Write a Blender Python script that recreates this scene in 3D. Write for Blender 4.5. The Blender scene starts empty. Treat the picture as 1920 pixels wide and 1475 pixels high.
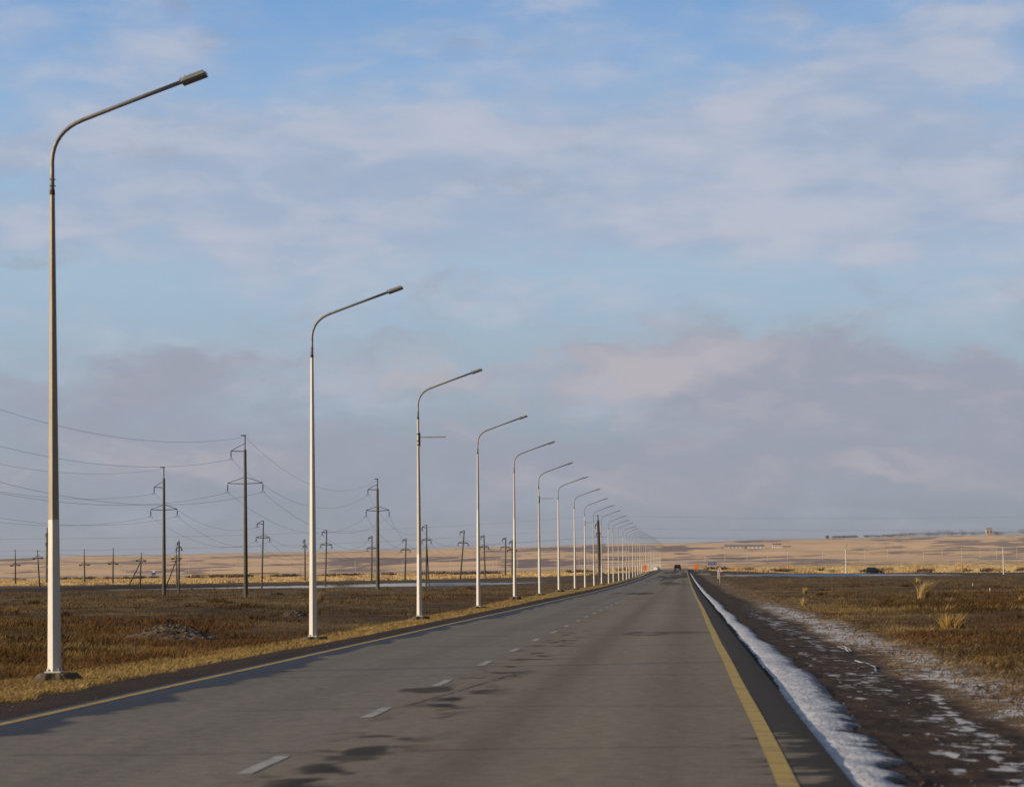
import bpy, math, random
import numpy as np
from mathutils import Matrix, Vector
R = math.radians
S = bpy.context.scene
COL = S.collection
F = 4600.0           # focal length in pixels of the 1920 px wide photograph
EYE = 1.6
ROLL = 0.0105
# ------------------------------------------------------------------ camera
cam_d = bpy.data.cameras.new('camera'); cam = bpy.data.objects.new('camera', cam_d); COL.objects.link(cam)
cam_d.sensor_width = 36; cam_d.lens = F/1920*36; cam_d.clip_start = 0.5; cam_d.clip_end = 30000
PITCH = math.atan(337.7/F); YAW = math.atan(306.5*math.cos(PITCH)/F)
M = Matrix.Rotation(YAW, 4, 'Z') @ Matrix.Rotation(math.pi/2+PITCH, 4, 'X') @ Matrix.Rotation(-ROLL, 4, 'Z')
cam.matrix_world = Matrix.Translation((0, 0, EYE)) @ M
cam_d.dof.use_dof = True; cam_d.dof.focus_distance = 190; cam_d.dof.aperture_fstop = 3.6
S.camera = cam
S.render.resolution_x = 1024; S.render.resolution_y = 786
S.view_settings.view_transform = 'Standard'; S.view_settings.look = 'None'; S.view_settings.gamma = 1
S.view_settings.exposure = 0.0
# ------------------------------------------------------------------ sun
SUN_EL = 13.0
SUN_AZ = 250.0       # clockwise from +Y (the road's direction)
sdir = Vector((math.sin(R(SUN_AZ))*math.cos(R(SUN_EL)), math.cos(R(SUN_AZ))*math.cos(R(SUN_EL)), math.sin(R(SUN_EL))))
sl = bpy.data.lights.new('sun', 'SUN'); sun = bpy.data.objects.new('sun', sl); COL.objects.link(sun)
sl.energy = 5.0; sl.angle = R(0.9); sl.color = (1.0, 0.80, 0.56)
sun.rotation_euler = sdir.to_track_quat('Z', 'Y').to_euler()
sun.location = (-60, -20, 40)

# ------------------------------------------------------------------ node helper
class NT:
    def __init__(s, nt): s.nt = nt; s.n = nt.nodes; s.l = nt.links
    def put(s, sock, v):
        if v is None: return
        if isinstance(v, bpy.types.NodeSocket): s.l.new(v, sock)
        else:
            try: sock.default_value = v
            except Exception: sock.default_value = (v[0], v[1], v[2], 1) if len(v) == 3 else v
    def m(s, op, a, b=None, c=None, clamp=False):
        n = s.n.new('ShaderNodeMath'); n.operation = op; n.use_clamp = clamp
        s.put(n.inputs[0], a); s.put(n.inputs[1], b); s.put(n.inputs[2], c); return n.outputs[0]
    def add(s, a, b): return s.m('ADD', a, b)
    def sub(s, a, b): return s.m('SUBTRACT', a, b)
    def mul(s, a, b): return s.m('MULTIPLY', a, b)
    def mix(s, f, a, b, mode='MIX'):
        n = s.n.new('ShaderNodeMix'); n.data_type = 'RGBA'; n.blend_type = mode
        s.put(n.inputs[0], f)
        for sk, v in ((n.inputs[6], a), (n.inputs[7], b)):
            if isinstance(v, tuple) and len(v) == 3: v = (*v, 1)
            s.put(sk, v)
        return n.outputs[2]
    def rng(s, v, a, b, c=0.0, d=1.0, smooth=True):
        n = s.n.new('ShaderNodeMapRange'); n.interpolation_type = 'SMOOTHSTEP' if smooth else 'LINEAR'
        s.put(n.inputs[0], v); n.inputs[1].default_value = a; n.inputs[2].default_value = b
        n.inputs[3].default_value = c; n.inputs[4].default_value = d; return n.outputs[0]
    def xyz(s, x, y, z=0.0):
        n = s.n.new('ShaderNodeCombineXYZ'); s.put(n.inputs[0], x); s.put(n.inputs[1], y); s.put(n.inputs[2], z); return n.outputs[0]
    def sep(s, v):
        n = s.n.new('ShaderNodeSeparateXYZ'); s.l.new(v, n.inputs[0]); return n.outputs
    def noise(s, vec, scale, detail=4, rough=.55, dist=0.0):
        n = s.n.new('ShaderNodeTexNoise'); s.l.new(vec, n.inputs['Vector'])
        n.inputs['Scale'].default_value = scale; n.inputs['Detail'].default_value = detail
        n.inputs['Roughness'].default_value = rough; n.inputs['Distortion'].default_value = dist
        return n.outputs[0]
    def attr(s, name):
        n = s.n.new('ShaderNodeAttribute'); n.attribute_name = name; return n.outputs
    def pos(s):
        return s.n.new('ShaderNodeNewGeometry').outputs['Position']
    def objc(s):
        return s.n.new('ShaderNodeTexCoord').outputs['Object']
    def bump(s, h, strength=.5, dist=.05):
        n = s.n.new('ShaderNodeBump'); s.put(n.inputs['Height'], h); n.inputs['Strength'].default_value = strength
        n.inputs['Distance'].default_value = dist; return n.outputs[0]

# ------------------------------------------------------------------ sky
W = bpy.data.worlds.new('World'); S.world = W; W.use_nodes = True
w = NT(W.node_tree); w.n.clear()
def build_sky():
    sky = w.n.new('ShaderNodeTexSky'); sky.sky_type = 'NISHITA'; sky.sun_disc = False
    sky.sun_elevation = R(SUN_EL); sky.sun_rotation = R(SUN_AZ)
    sky.air_density = 1.0; sky.dust_density = 0.6; sky.ozone_density = 2.5
    g = w.n.new('ShaderNodeTexCoord').outputs['Generated']
    x, y, z = w.sep(g)
    U = w.mul(w.m('ARCTAN2', x, y), 46.0)          # 100 photo pixels per unit, 0 at the road's vanishing point
    V = w.mul(w.m('ARCSINE', z), 46.0)
    # warp
    wv = w.xyz(w.mul(U, .25), w.mul(V, .6), 3.1)
    wn = w.sub(w.noise(wv, 1.0, 5, .6), .5)
    wn2 = w.sub(w.noise(w.xyz(w.mul(U, .3), w.mul(V, .7), 9.7), 1.3, 5, .6), .5)
    Uw = w.add(U, w.mul(wn, 3.4)); Vw = w.add(V, w.mul(wn2, 1.7))
    def blob(px, py, rx, ry, pw=1.0):
        u0 = (px-1270)/100; v0 = (1072-(px-1270)*ROLL-py)/100
        a = w.m('POWER', w.mul(w.sub(Uw, u0), 100/rx), 2.0); b = w.m('POWER', w.mul(w.sub(Vw, v0), 100/ry), 2.0)
        return w.mul(w.m('EXPONENT', w.mul(w.add(a, b), -1.0)), pw)
    def total(lst):
        t = None
        for q in lst: t = blob(*q) if t is None else w.add(t, blob(*q))
        return t
    # ---- thin high layer
    hi = w.noise(w.xyz(w.mul(Uw, .17), w.mul(Vw, .55), 1.7), 1.2, 7, .54, .2)
    hi2 = w.noise(w.xyz(w.mul(U, .5), w.mul(V, 1.5), 5.3), 1.2, 6, .52, .3)
    cov = total([(250, 300, 620, 110, .40), (900, 330, 700, 120, .42), (1500, 260, 500, 100, .42), (1850, 330, 500, 160, .40),
                 (800, 90, 330, 40, .22), (1450, 60, 420, 40, .20), (300, 110, 160, 50, .2), (1100, 450, 900, 60, .25),
                 (1750, 120, 300, 70, .25), (300, 430, 700, 80, .22)])
    den = w.add(w.add(w.mul(w.sub(hi, .5), 1.5), w.mul(w.sub(hi2, .5), .7)), w.add(cov, .07))
    dhi = w.rng(den, -.16, .66, 0, .92)
    # ---- blue of the clear sky
    grad = w.n.new('ShaderNodeValToRGB'); w.l.new(w.mul(V, 1/14.0), grad.inputs[0])
    cr = grad.color_ramp; cr.elements[0].position = 0; cr.elements[0].color = (.265, .31, .375, 1)
    cr.elements[1].position = .9; cr.elements[1].color = (.105, .29, .66, 1)
    for p, c in ((.08, (.27, .325, .40)), (.2, (.31, .385, .475)), (.3, (.36, .475, .585)), (.42, (.38, .54, .69)), (.62, (.29, .475, .73))):
        e = cr.elements.new(p); e.color = (*c, 1)
    nish = w.mix(1.0, sky.outputs[0], (0.10, 0.10, 0.10), 'MULTIPLY')
    base = w.mix(.90, nish, grad.outputs[0])
    lit = w.rng(w.add(w.mul(w.sub(hi2, .5), 1.5), w.mul(w.sub(hi, .5), 1.2)), -.34, .42)
    hcol = w.mix(lit, (.355, .435, .58), (.49, .525, .63))
    c1 = w.mix(dhi, base, hcol)
    # ---- low cumulus bank
    lo = w.noise(w.xyz(w.mul(Uw, .42), w.mul(Vw, .8), 8.8), 1.1, 9, .58, .35)
    lcov = total([(745, 700, 150, 52, .66), (1150, 710, 190, 75, .70), (1400, 690, 230, 75, .66), (1740, 720, 330, 90, .80),
                  (1000, 890, 1100, 85, .60), (1600, 860, 700, 100, .5), (150, 730, 300, 75, .50), (420, 700, 180, 40, .30), (300, 850, 500, 70, .4)])
    dl = w.rng(w.add(w.mul(w.sub(lo, .5), 2.1), lcov), .06, .86, 0, .90)
    warm = w.rng(w.add(w.mul(w.sub(w.noise(w.xyz(w.mul(Uw, .4), w.mul(Vw, 1.0), 4.2), 1.2, 7, .55), .5), 2.2),
                 total([(720, 700, 150, 50, .75), (1120, 705, 170, 80, .75), (250, 880, 250, 50, .25), (1800, 900, 300, 40, .15), (1330, 660, 160, 60, .35), (1560, 690, 120, 50, .25), (1150, 780, 200, 40, .3), (960, 930, 150, 40, .3), (1300, 890, 160, 40, .25), (150, 800, 90, 50, .3), (1650, 900, 400, 40, .25), (840, 800, 70, 30, .4), (1850, 880, 160, 40, .1), (60, 560, 200, 40, .2)])), -.05, .90)
    lcol = w.mix(warm, (.33, .350, .435), (.485, .455, .495))
    c2 = w.mix(dl, c1, lcol)
    # ---- dim air near the horizon
    hz = w.rng(V, 0.2, 2.6, .75, 0.0)
    c3 = w.mix(hz, c2, (.305, .335, .405))
    up = w.rng(z, .30, .55)                          # overhead, out of the picture
    c4 = w.mix(up, c3, w.mix(.7, nish, (.165, .195, .25)))
    # added dimming of the unseen sky, right and behind, to weaken fill light
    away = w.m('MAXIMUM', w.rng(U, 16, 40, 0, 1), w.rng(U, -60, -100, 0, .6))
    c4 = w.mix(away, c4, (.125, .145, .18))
    down = w.rng(z, -.02, .0)
    c5 = w.mix(down, (.10, .08, .06), c4)
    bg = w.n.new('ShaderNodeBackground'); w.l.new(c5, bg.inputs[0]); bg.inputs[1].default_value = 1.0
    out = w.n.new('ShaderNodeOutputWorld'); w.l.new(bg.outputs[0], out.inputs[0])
build_sky()

# ------------------------------------------------------------------ pixel helpers (photo pixel -> point of the place)
def hor(px): return 1072-(px-1270)*ROLL
def X_of(px, py, Y): return (px-1270-(py-hor(px))*ROLL)*Y/F     # lateral offset at depth Y
def Z_of(px, py, Y): return EYE-(py-hor(px))*Y/F
def row(px, z, Y): return hor(px)+(EYE-z)*F/Y

# ------------------------------------------------------------------ noise in numpy
def _h(ix, iy, seed):
    n = (ix.astype(np.int64)*374761393+iy.astype(np.int64)*668265263+seed*1442695041) & 0xffffffff
    n = ((n ^ (n >> 13))*1274126177) & 0xffffffff
    return ((n ^ (n >> 16)) & 0xffffff)/float(0xffffff)
def vn(x, y, seed=0):
    x = np.asarray(x, float); y = np.asarray(y, float)
    ix = np.floor(x); iy = np.floor(y); fx = x-ix; fy = y-iy
    fx = fx*fx*(3-2*fx); fy = fy*fy*(3-2*fy)
    a = _h(ix, iy, seed); b = _h(ix+1, iy, seed); c = _h(ix, iy+1, seed); d = _h(ix+1, iy+1, seed)
    return (a*(1-fx)+b*fx)*(1-fy)+(c*(1-fx)+d*fx)*fy
def fbm(x, y, oct=4, seed=0, g=.55):
    t = 0; a = 1; s = 0
    for o in range(oct):
        t = t+a*vn(x*2**o+17.3*o, y*2**o+9.1*o, seed+o*7); s += a; a *= g
    return t/s
def ss(a, b, v):
    t = np.clip((v-a)/(b-a), 0, 1); return t*t*(3-2*t)
def lerp(a, b, t): return a+(b-a)*t

# ------------------------------------------------------------------ terrain
RD = .0028                                          # the road drifts right this much per metre
def road_z(y): return np.interp(y, [-50, 200, 260, 330, 430, 520, 600, 690, 780, 1000, 1250], [0, 0, .1, .28, .62, .98, 1.48, 2.12, 2.36, 2.75, 3.2])
def pole_z(y): return np.interp(y, [0, 40, 70, 128, 157, 300, 360, 420, 480, 536, 595, 653, 711, 800, 1250], [-.12, -.12, -.26, -.2, -.08, -.05, .0, .12, .2, .5, .9, 1.25, 1.65, 2.0, 2.8])
PXK = [-700, 0, 400, 1000, 1300, 1900, 2600]
DK = [300, 450, 600, 800, 1000, 1300, 1900, 2500, 4000, 6000, 9000]
TB = [[-24, -17, -12, -6, -3, 0, 3, 14, 28, 38, 18],
      [-24, -16.5, -12, -6, -3, 0, 3, 14, 28, 39, 18],
      [-24, -16.5, -12, -5, -2, 0, 4, 16, 32, 43, 22],
      [-24, -15, -11, -3.5, 1, 4, 6, 22, 38, 51, 30],
      [-25, -16, -11, -2, 3, 8, 18, 27, 41, 54.5, 32],
      [-26, -17.5, -13.5, -7, 0, 9, 19, 30, 45, 62.5, 40],
      [-26, -17.5, -13.5, -7, 0, 9, 19, 30, 45, 66, 44]]
TB = np.array(TB)
def table(px, d):
    ld = np.log(np.clip(d, 300, 9000)); LK = np.log(DK)
    cols = np.stack([np.interp(ld, LK, TB[i]) for i in range(len(PXK))])
    p = np.interp(px, PXK, np.arange(len(PXK))); i = np.clip(np.floor(p).astype(int), 0, len(PXK)-2); t = p-i
    idx = np.arange(len(np.atleast_1d(px)))
    return cols[i, idx]*(1-t)+cols[i+1, idx]*t
# the side road that crosses the plain: distance by bearing
XR_P = [-700, -300, 0, 300, 620, 800, 960, 1080, 1170, 1330, 1400, 1500, 1600, 1700, 1920, 2600]
XR_D = [270, 290, 312, 335, 332, 332, 368, 430, 500, 500, 520, 570, 620, 650, 680, 700]
def side_d(px): return np.interp(px, XR_P, XR_D)
def ground_z(x, y):
    x = np.atleast_1d(np.asarray(x, float)); y = np.atleast_1d(np.asarray(y, float))
    x, y = np.broadcast_arrays(x, y); sh = x.shape; x = x.ravel(); y = y.ravel()
    yy = np.maximum(y, 3.0); r = np.hypot(x, y)
    px = np.clip(1270+F*x/yy, -700, 2600)
    dd = np.where(y > 3, np.maximum(yy, r*.9), r)
    zt = np.where(dd > 300, EYE+table(px, dd)*dd/F, 0.0)
    z300 = EYE+table(px, np.full_like(px, 300.))*300/F
    zt = np.where(dd <= 300, z300*ss(100, 300, dd), zt)
    zt = zt+(fbm(x/7, y/7, 3, 3)-.5)*.22*ss(4, 40, np.abs(x+3)*3)*(1-.6*ss(250, 500, dd))
    zt = zt+(fbm(x/160, y/260, 4, 8)-.5)*9*ss(1200, 3500, dd)+(fbm(x/60, y/120, 3, 5)-.5)*.5*ss(600, 1100, dd)
    # side road bank
    q = dd-side_d(px)
    bank = ss(0, 6, q)*(1-ss(22, 60, q))
    amp = np.interp(px, [0, 190, 300, 480, 620, 900, 1200, 1330, 1370, 1500, 1570, 1700, 2000], [.34, .50, .52, .40, .46, .40, .0, .1, .75, .85, .7, .40, .32])
    zt = zt+bank*amp*(y > 3)
    s = x-RD*y
    zr = road_z(y); zp = pole_z(y)
    vf = 1-ss(1150, 1500, dd)
    lz = np.where(s < -10.3-RD*0, lerp(zp, zt, ss(-11.5, -24-dd*.03, s) if False else np.clip((-11.2-s)/(10+dd*.03), 0, 1)), lerp(zr-.06, zp, ss(0, 1, (-8.5-s)/1.8)))
    rz = np.where(s > 3.4, lerp(zr-.12, zt, np.clip((s-3.4)/(7+dd*.03), 0, 1)), lerp(zr-.05, zr-.12, np.clip((s-1.3)/2.1, 0, 1)))
    z = np.where(s < -3.4, lz, rz)
    z = lerp(zt, z, vf)
    z = z-np.where((s > -7.75) & (s < 1.2) & (y < 1250), .12, 0)
    # roughness of the bare shoulder
    z = z+np.where((s > 1.9), (fbm(x*3, y*3, 3, 31)-.5)*.05, 0)*(dd < 200)
    return z.reshape(sh)
def gz(x, y): return float(ground_z(x, y).ravel()[0])
def hit(px, py):
    """first depth at which the ground reaches photo row py along column px"""
    ys = np.exp(np.linspace(math.log(14), math.log(5000), 3000))
    xs = (px-1270)*ys/F
    rows = hor(px)+(EYE-ground_z(xs, ys))*F/ys
    k = np.argmax(rows <= py)
    return float(ys[k]) if rows[k] <= py else float(ys[np.argmin(rows)])

# ------------------------------------------------------------------ mesh helpers
def link_mesh(name, V, Fc, mat, parent=None, smooth=False):
    me = bpy.data.meshes.new(name); me.from_pydata([tuple(v) for v in V], [], Fc); me.update()
    if smooth: me.polygons.foreach_set('use_smooth', [True]*len(me.polygons))
    if mat: me.materials.append(mat)
    o = bpy.data.objects.new(name, me); COL.objects.link(o)
    if parent: o.parent = parent
    return o
def np_mesh(name, V, idx, k, mat, attrs=None, smooth=False):
    me = bpy.data.meshes.new(name); nv = len(V); nf = len(idx)//k
    me.vertices.add(nv); me.vertices.foreach_set('co', np.asarray(V, np.float32).ravel())
    me.loops.add(len(idx)); me.loops.foreach_set('vertex_index', np.asarray(idx, np.int32))
    me.polygons.add(nf); me.polygons.foreach_set('loop_start', np.arange(0, nf*k, k, dtype=np.int32))
    me.polygons.foreach_set('loop_total', np.full(nf, k, np.int32))
    me.update(calc_edges=True)
    if smooth: me.polygons.foreach_set('use_smooth', np.ones(nf, bool))
    for nm, arr in (attrs or {}).items():
        if arr.ndim == 2:
            a = me.attributes.new(nm, 'FLOAT_COLOR', 'POINT')
            c = np.ones((nv, 4), np.float32); c[:, :3] = arr; a.data.foreach_set('color', c.ravel())
        else:
            a = me.attributes.new(nm, 'FLOAT', 'POINT'); a.data.foreach_set('value', arr.astype(np.float32))
    me.materials.append(mat)
    o = bpy.data.objects.new(name, me); COL.objects.link(o); return o
class MB:
    def __init__(s): s.v = []; s.f = []
    def box(s, c, d, rot=None, bev=0.0):
        cx, cy, cz = c; hx, hy, hz = d[0]/2, d[1]/2, d[2]/2
        b = len(s.v)
        if bev <= 0:
            pts = [(sx*hx, sy*hy, sz*hz) for sz in (-1, 1) for sy in (-1, 1) for sx in (-1, 1)]
            fs = [(0, 2, 3, 1), (4, 5, 7, 6), (0, 1, 5, 4), (2, 6, 7, 3), (0, 4, 6, 2), (1, 3, 7, 5)]
        else:
            pts = []; ring = []
            for (zz, e) in ((-hz, bev), (-hz+bev, 0), (hz-bev, 0), (hz, bev)):
                rr = []
                ax, ay = hx-e, hy-e
                for (px_, py_) in ((ax-bev, -ay), (ax, -ay+bev), (ax, ay-bev), (ax-bev, ay), (-ax+bev, ay), (-ax, ay-bev), (-ax, -ay+bev), (-ax+bev, -ay)):
                    rr.append(len(pts)); pts.append((px_, py_, zz))
                ring.append(rr)
            fs = [tuple(reversed(ring[0])), tuple(ring[3])]
            for k in range(3):
                for i in range(8):
                    j = (i+1) % 8; fs.append((ring[k][i], ring[k][j], ring[k+1][j], ring[k+1][i]))
        for p in pts:
            p = Vector(p)
            if rot is not None: p = rot @ p
            s.v.append((p.x+cx, p.y+cy, p.z+cz))
        s.f += [tuple(b+i for i in q) for q in fs]; return s
    def tube(s, path, rad, n=8, cap=True, phase=0.0):
        path = [Vector(p) for p in path]
        if not hasattr(rad, '__len__'): rad = [rad]*len(path)
        b = len(s.v); up = None
        for i, p in enumerate(path):
            t = (path[min(i+1, len(path)-1)]-path[max(i-1, 0)]).normalized()
            if up is None:
                up = Vector((0, 1, 0)) if abs(t.y) < .9 else Vector((1, 0, 0))
            a = (up-t*up.dot(t)).normalized(); c = t.cross(a); up = a
            for k in range(n):
                an = 2*math.pi*k/n+phase
                q = p+a*math.cos(an)*rad[i]+c*math.sin(an)*rad[i]; s.v.append(tuple(q))
        for i in range(len(path)-1):
            for k in range(n):
                j = (k+1) % n
                s.f.append((b+i*n+k, b+i*n+j, b+(i+1)*n+j, b+(i+1)*n+k))
        if cap:
            s.f.append(tuple(b+k for k in reversed(range(n)))); e = b+(len(path)-1)*n
            s.f.append(tuple(e+k for k in range(n)))
        return s
    def prism(s, poly, y0, y1, plane='xz'):
        """poly in (x,z) extruded along y"""
        b = len(s.v); n = len(poly)
        for yv in (y0, y1):
            for (a, c) in poly: s.v.append((a, yv, c) if plane == 'xz' else (a, c, yv) if plane == 'xy' else (yv, a, c))
        s.f.append(tuple(b+i for i in range(n))); s.f.append(tuple(b+n+i for i in reversed(range(n))))
        for i in range(n):
            j = (i+1) % n; s.f.append((b+j, b+i, b+n+i, b+n+j))
        return s
    def make(s, name, mat, parent=None, smooth=False): return link_mesh(name, s.v, s.f, mat, parent, smooth)
def tag(o, label=None, cat=None, group=None, kind=None):
    if label: o['label'] = label
    if cat: o['category'] = cat
    if group: o['group'] = group
    if kind: o['kind'] = kind
    return o
def empty(name, loc, rz=0, **k):
    o = bpy.data.objects.new(name, None); COL.objects.link(o); o.location = loc; o.rotation_euler = (0, 0, rz)
    o.empty_display_size = .2
    return tag(o, **k)
KIDS = {}
def kids(o): return [c for c in COL.objects if c.parent == o]
def copy_tree(o, parent=None, children=None):
    c = o.copy(); COL.objects.link(c); c.parent = parent
    for ch in (children or CH).get(o.name, []): copy_tree(ch, c, children)
    return c
CH = {}
def snapshot(root):
    """remember the parts of a thing so that copies need no search"""
    allc = [o for o in COL.objects if o.parent]
    for o in allc: CH.setdefault(o.parent.name, [])
    for o in allc:
        if o not in CH[o.parent.name]: CH[o.parent.name].append(o)

# ------------------------------------------------------------------ materials
def mat(name, col, rough=.7, metal=0.0, var=.15, scale=6.0, bump=.0, spec=None, stretch=(1, 1, 1), dirt=None):
    m = bpy.data.materials.new(name); m.use_nodes = True; t = NT(m.node_tree)
    b = t.n['Principled BSDF']; b.inputs['Roughness'].default_value = rough; b.inputs['Metallic'].default_value = metal
    if spec is not None: b.inputs['Specular IOR Level'].default_value = spec
    x, y, z = t.sep(t.objc()); vec = t.xyz(t.mul(x, stretch[0]), t.mul(y, stretch[1]), t.mul(z, stretch[2]))
    n = t.noise(vec, scale, 6, .6)
    lo = tuple(c*(1-var) for c in col); hi = tuple(min(1, c*(1+var)) for c in col)
    c = t.mix(t.rng(n, .3, .7), lo, hi)
    if dirt:
        n2 = t.noise(vec, scale*.37, 8, .7)
        c = t.mix(t.rng(n2, dirt[1], dirt[1]+.16, 0, dirt[2]), c, dirt[0])
    t.l.new(c, b.inputs['Base Color'])
    if bump: t.l.new(t.bump(t.noise(vec, scale*4, 4, .6), .6, bump), b.inputs['Normal'])
    return m
def attr_mat(name, fine=30.0, amt=.3, rough=.9, spec=.25, snow=False, wet=False, bump=.01, fine2=None):
    m = bpy.data.materials.new(name); m.use_nodes = True; t = NT(m.node_tree); b = t.n['Principled BSDF']
    b.inputs['Specular IOR Level'].default_value = spec
    col = t.attr('Col')[0]; p = t.pos()
    n1 = t.noise(p, fine, 6, .7)
    f = t.rng(n1, .25, .75, 1-amt, 1+amt, False)
    cc = t.n.new('ShaderNodeVectorMath'); cc.operation = 'SCALE'; t.l.new(col, cc.inputs[0]); t.l.new(f, cc.inputs['Scale'])
    c = cc.outputs[0]
    if fine2:
        f2 = t.rng(t.noise(p, fine2, 5, .6), .25, .75, 1-amt*.6, 1+amt*.6, False)
        c2 = t.n.new('ShaderNodeVectorMath'); c2.operation = 'SCALE'; t.l.new(c, c2.inputs[0]); t.l.new(f2, c2.inputs['Scale']); c = c2.outputs[0]
    r = rough
    if snow:
        sx, sy, sz = t.sep(p)
        n = t.noise(t.xyz(sx, t.mul(sy, .8), sz), 3.6, 8, .70)
        k = t.rng(t.add(t.attr('Snow')[2], t.mul(t.sub(n, .5), 1.7)), .46, .60)
        sc = t.mix(t.rng(n1, .3, .7), (.46, .47, .52), (.70, .70, .73))
        c = t.mix(k, c, sc); r = t.rng(k, 0, 1, .95, .6)
    if wet:
        wv = t.attr('Wet')[2]
        r = t.rng(wv, 0, 1, rough, .34)
    t.put(b.inputs['Base Color'], c); t.put(b.inputs['Roughness'], r)
    if bump: t.l.new(t.bump(n1, .7, bump), b.inputs['Normal'])
    return m

# ================================================================== GROUND
rings = [0.6]
while rings[-1] < 9500:
    r_ = rings[-1]
    k = 1.05 if r_ < 12 else 1.0075 if r_ < 150 else 1.0055 if r_ < 280 else 1.0042 if r_ < 800 else 1.010 if r_ < 2500 else 1.014
    rings.append(r_*k)
rings = np.array(rings)
az = np.concatenate([np.arange(-20, 13, .065), np.arange(13, 340, 4.0)[1:]])
az = np.radians(az)
na, nr = len(az), len(rings)
RR, AA = np.meshgrid(rings, az, indexing='ij')
GX = RR*np.sin(AA); GY = RR*np.cos(AA)
GZ = ground_z(GX, GY)
def ground_zones(x, y):
    x = x.ravel(); y = y.ravel(); r = np.hypot(x, y)
    yy = np.maximum(y, 3); px = np.clip(1270+F*x/yy, -700, 2600); s = x-RD*y
    n8 = fbm(x/6, y/10, 4, 11); n2 = fbm(x/1.3, y/2.2, 4, 12); nb = fbm(x/25, y/45, 4, 13)
    def C(*a): return np.array(a)[None, :]
    t1 = ss(.38, .62, .5*n8+.5*n2)[:, None]
    field = lerp(C(.080, .046, .013), C(.175, .110, .034), t1)                       # scrubby steppe
    t2 = ss(.55, .72, nb)[:, None]; field = lerp(field, C(.15, .105, .042), t2*.6)
    col = field
    side = side_d(px); q = r-side
    # dim bare soil beyond the side road
    soil = lerp(C(.065, .038, .015), C(.15, .095, .040), ss(.4, .6, fbm(px/60, np.log(r)*40, 4, 21))[:, None])
    col = lerp(col, soil, ss(14, 30, q)[:, None])
    rdm = (ss(6, 9, q)*(1-ss(24, 34, q)))[:, None]
    col = lerp(col, lerp(C(.060, .040, .024), C(.045, .043, .043), ss(1250, 1330, px)[:, None]), rdm)
    col = lerp(col, C(.030, .020, .013), ((ss(-16, -6, q)*(1-ss(0, 1.5, q)))*.8)[:, None])
    # golden flats
    gd = np.interp(px, PXK, [560, 560, 600, 690, 740, 800, 800])+60*(fbm(px/50, r/200, 3, 22)-.5)
    gold = lerp(C(.72, .52, .25), C(.55, .39, .19), fbm(px/40, np.log(r)*60, 4, 23)[:, None])
    col = lerp(col, gold, ss(0, 40, r-gd)[:, None])
    # far slopes: pale grass with long dark patches of scrub
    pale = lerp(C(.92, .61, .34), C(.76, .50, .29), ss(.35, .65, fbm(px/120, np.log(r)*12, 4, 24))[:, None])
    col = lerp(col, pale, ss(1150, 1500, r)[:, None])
    band = fbm(px/170+3, np.log(r)*6.5, 5, 25); b2 = fbm(px/40+3, np.log(r)*24, 4, 26)
    dk = ss(.50, .59, .62*band+.38*b2+np.interp(px, PXK, [-.02, -.02, -.03, .035, .03, -.01, -.02]))*np.interp(px, PXK, [.85, .9, .85, .95, .95, .8, .7])
    col = lerp(col, C(.23, .165, .16), (dk*ss(1300, 1700, r))[:, None])
    # far road line and rough ground before it
    ru = ss(.5, .6, fbm(px/12, np.log(r)*90, 3, 27))*ss(1080, 1200, r)*(1-ss(1500, 1900, r))
    col = lerp(col, C(.15, .12, .10), (ru*.75)[:, None])
    spk = ss(.60, .68, fbm(px/7+5, np.log(r)*110, 2, 57))*ss(1100, 1180, r)*(1-ss(1300, 1420, r))*(px < 1100)
    col = lerp(col, C(.75, .66, .55), (spk*.9)[:, None])
    fr = np.exp(-((r-1960)/45)**2); col = lerp(col, C(.42, .43, .46), (fr*.75)[:, None])
    # verges of the road
    nb1 = (fbm(y/1.6, y*0+3, 4, 14)-.5); w1 = fbm(x*2, y*.7, 3, 15)
    vf = (1-ss(900, 1200, r))
    e1 = -9.25+1.0*nb1-.2*(n2-.5); e2 = -10.9+1.3*(fbm(y/5, y*0, 3, 16)-.5)
    verge = lerp(C(.34, .24, .095), C(.23, .16, .065), ss(.4, .6, w1)[:, None])
    vm = ss(e2-.5, e2+.2, s)*(s < -3)*vf; col = lerp(col, verge, vm[:, None])
    dirt = lerp(C(.026, .015, .009), C(.055, .032, .018), w1[:, None])
    dm = ss(e1-.12, e1+.12, s)*(s < -3)*vf; col = lerp(col, dirt, dm[:, None])
    # right shoulder
    gv = lerp(C(.024, .013, .007), C(.072, .042, .023), ss(.3, .7, fbm(x*5, y*1.6, 4, 17))[:, None])
    e3 = 3.5+.9*(fbm(y/7, y*0+9, 3, 18)-.5)+.5*(fbm(y/1.2, y*0+2, 3, 19)-.5)
    e4 = 5.9+1.4*(fbm(y/9, y*0+5, 3, 20)-.5)
    straw = lerp(C(.22, .155, .085), C(.13, .085, .045), ss(.35, .65, fbm(x*2, y*.8, 4, 28))[:, None])
    sm = (1-ss(e4-.6, e4+1.2, s))*(s > -3)*vf; col = lerp(col, straw, sm[:, None])
    gm = (1-ss(e3-.25, e3+.25, s))*(s > -3)*vf; col = lerp(col, gv, gm[:, None])
    # ---- snow
    snow = np.zeros_like(x)
    near = 1-ss(90, 190, y)
    ms = np.exp(-((s-(e3+.75))/.95)**2)*(.28+.50*(fbm(y/3, s*1.5, 3, 33)))
    ms2 = np.exp(-((s-2.9)/.8)**2)*(.17+.42*fbm(y/4, s*3, 3, 34))
    ms3 = np.exp(-((s-4.3)/.5)**2)*.28*ss(.45, .6, fbm(y/6, s, 3, 35))
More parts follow.
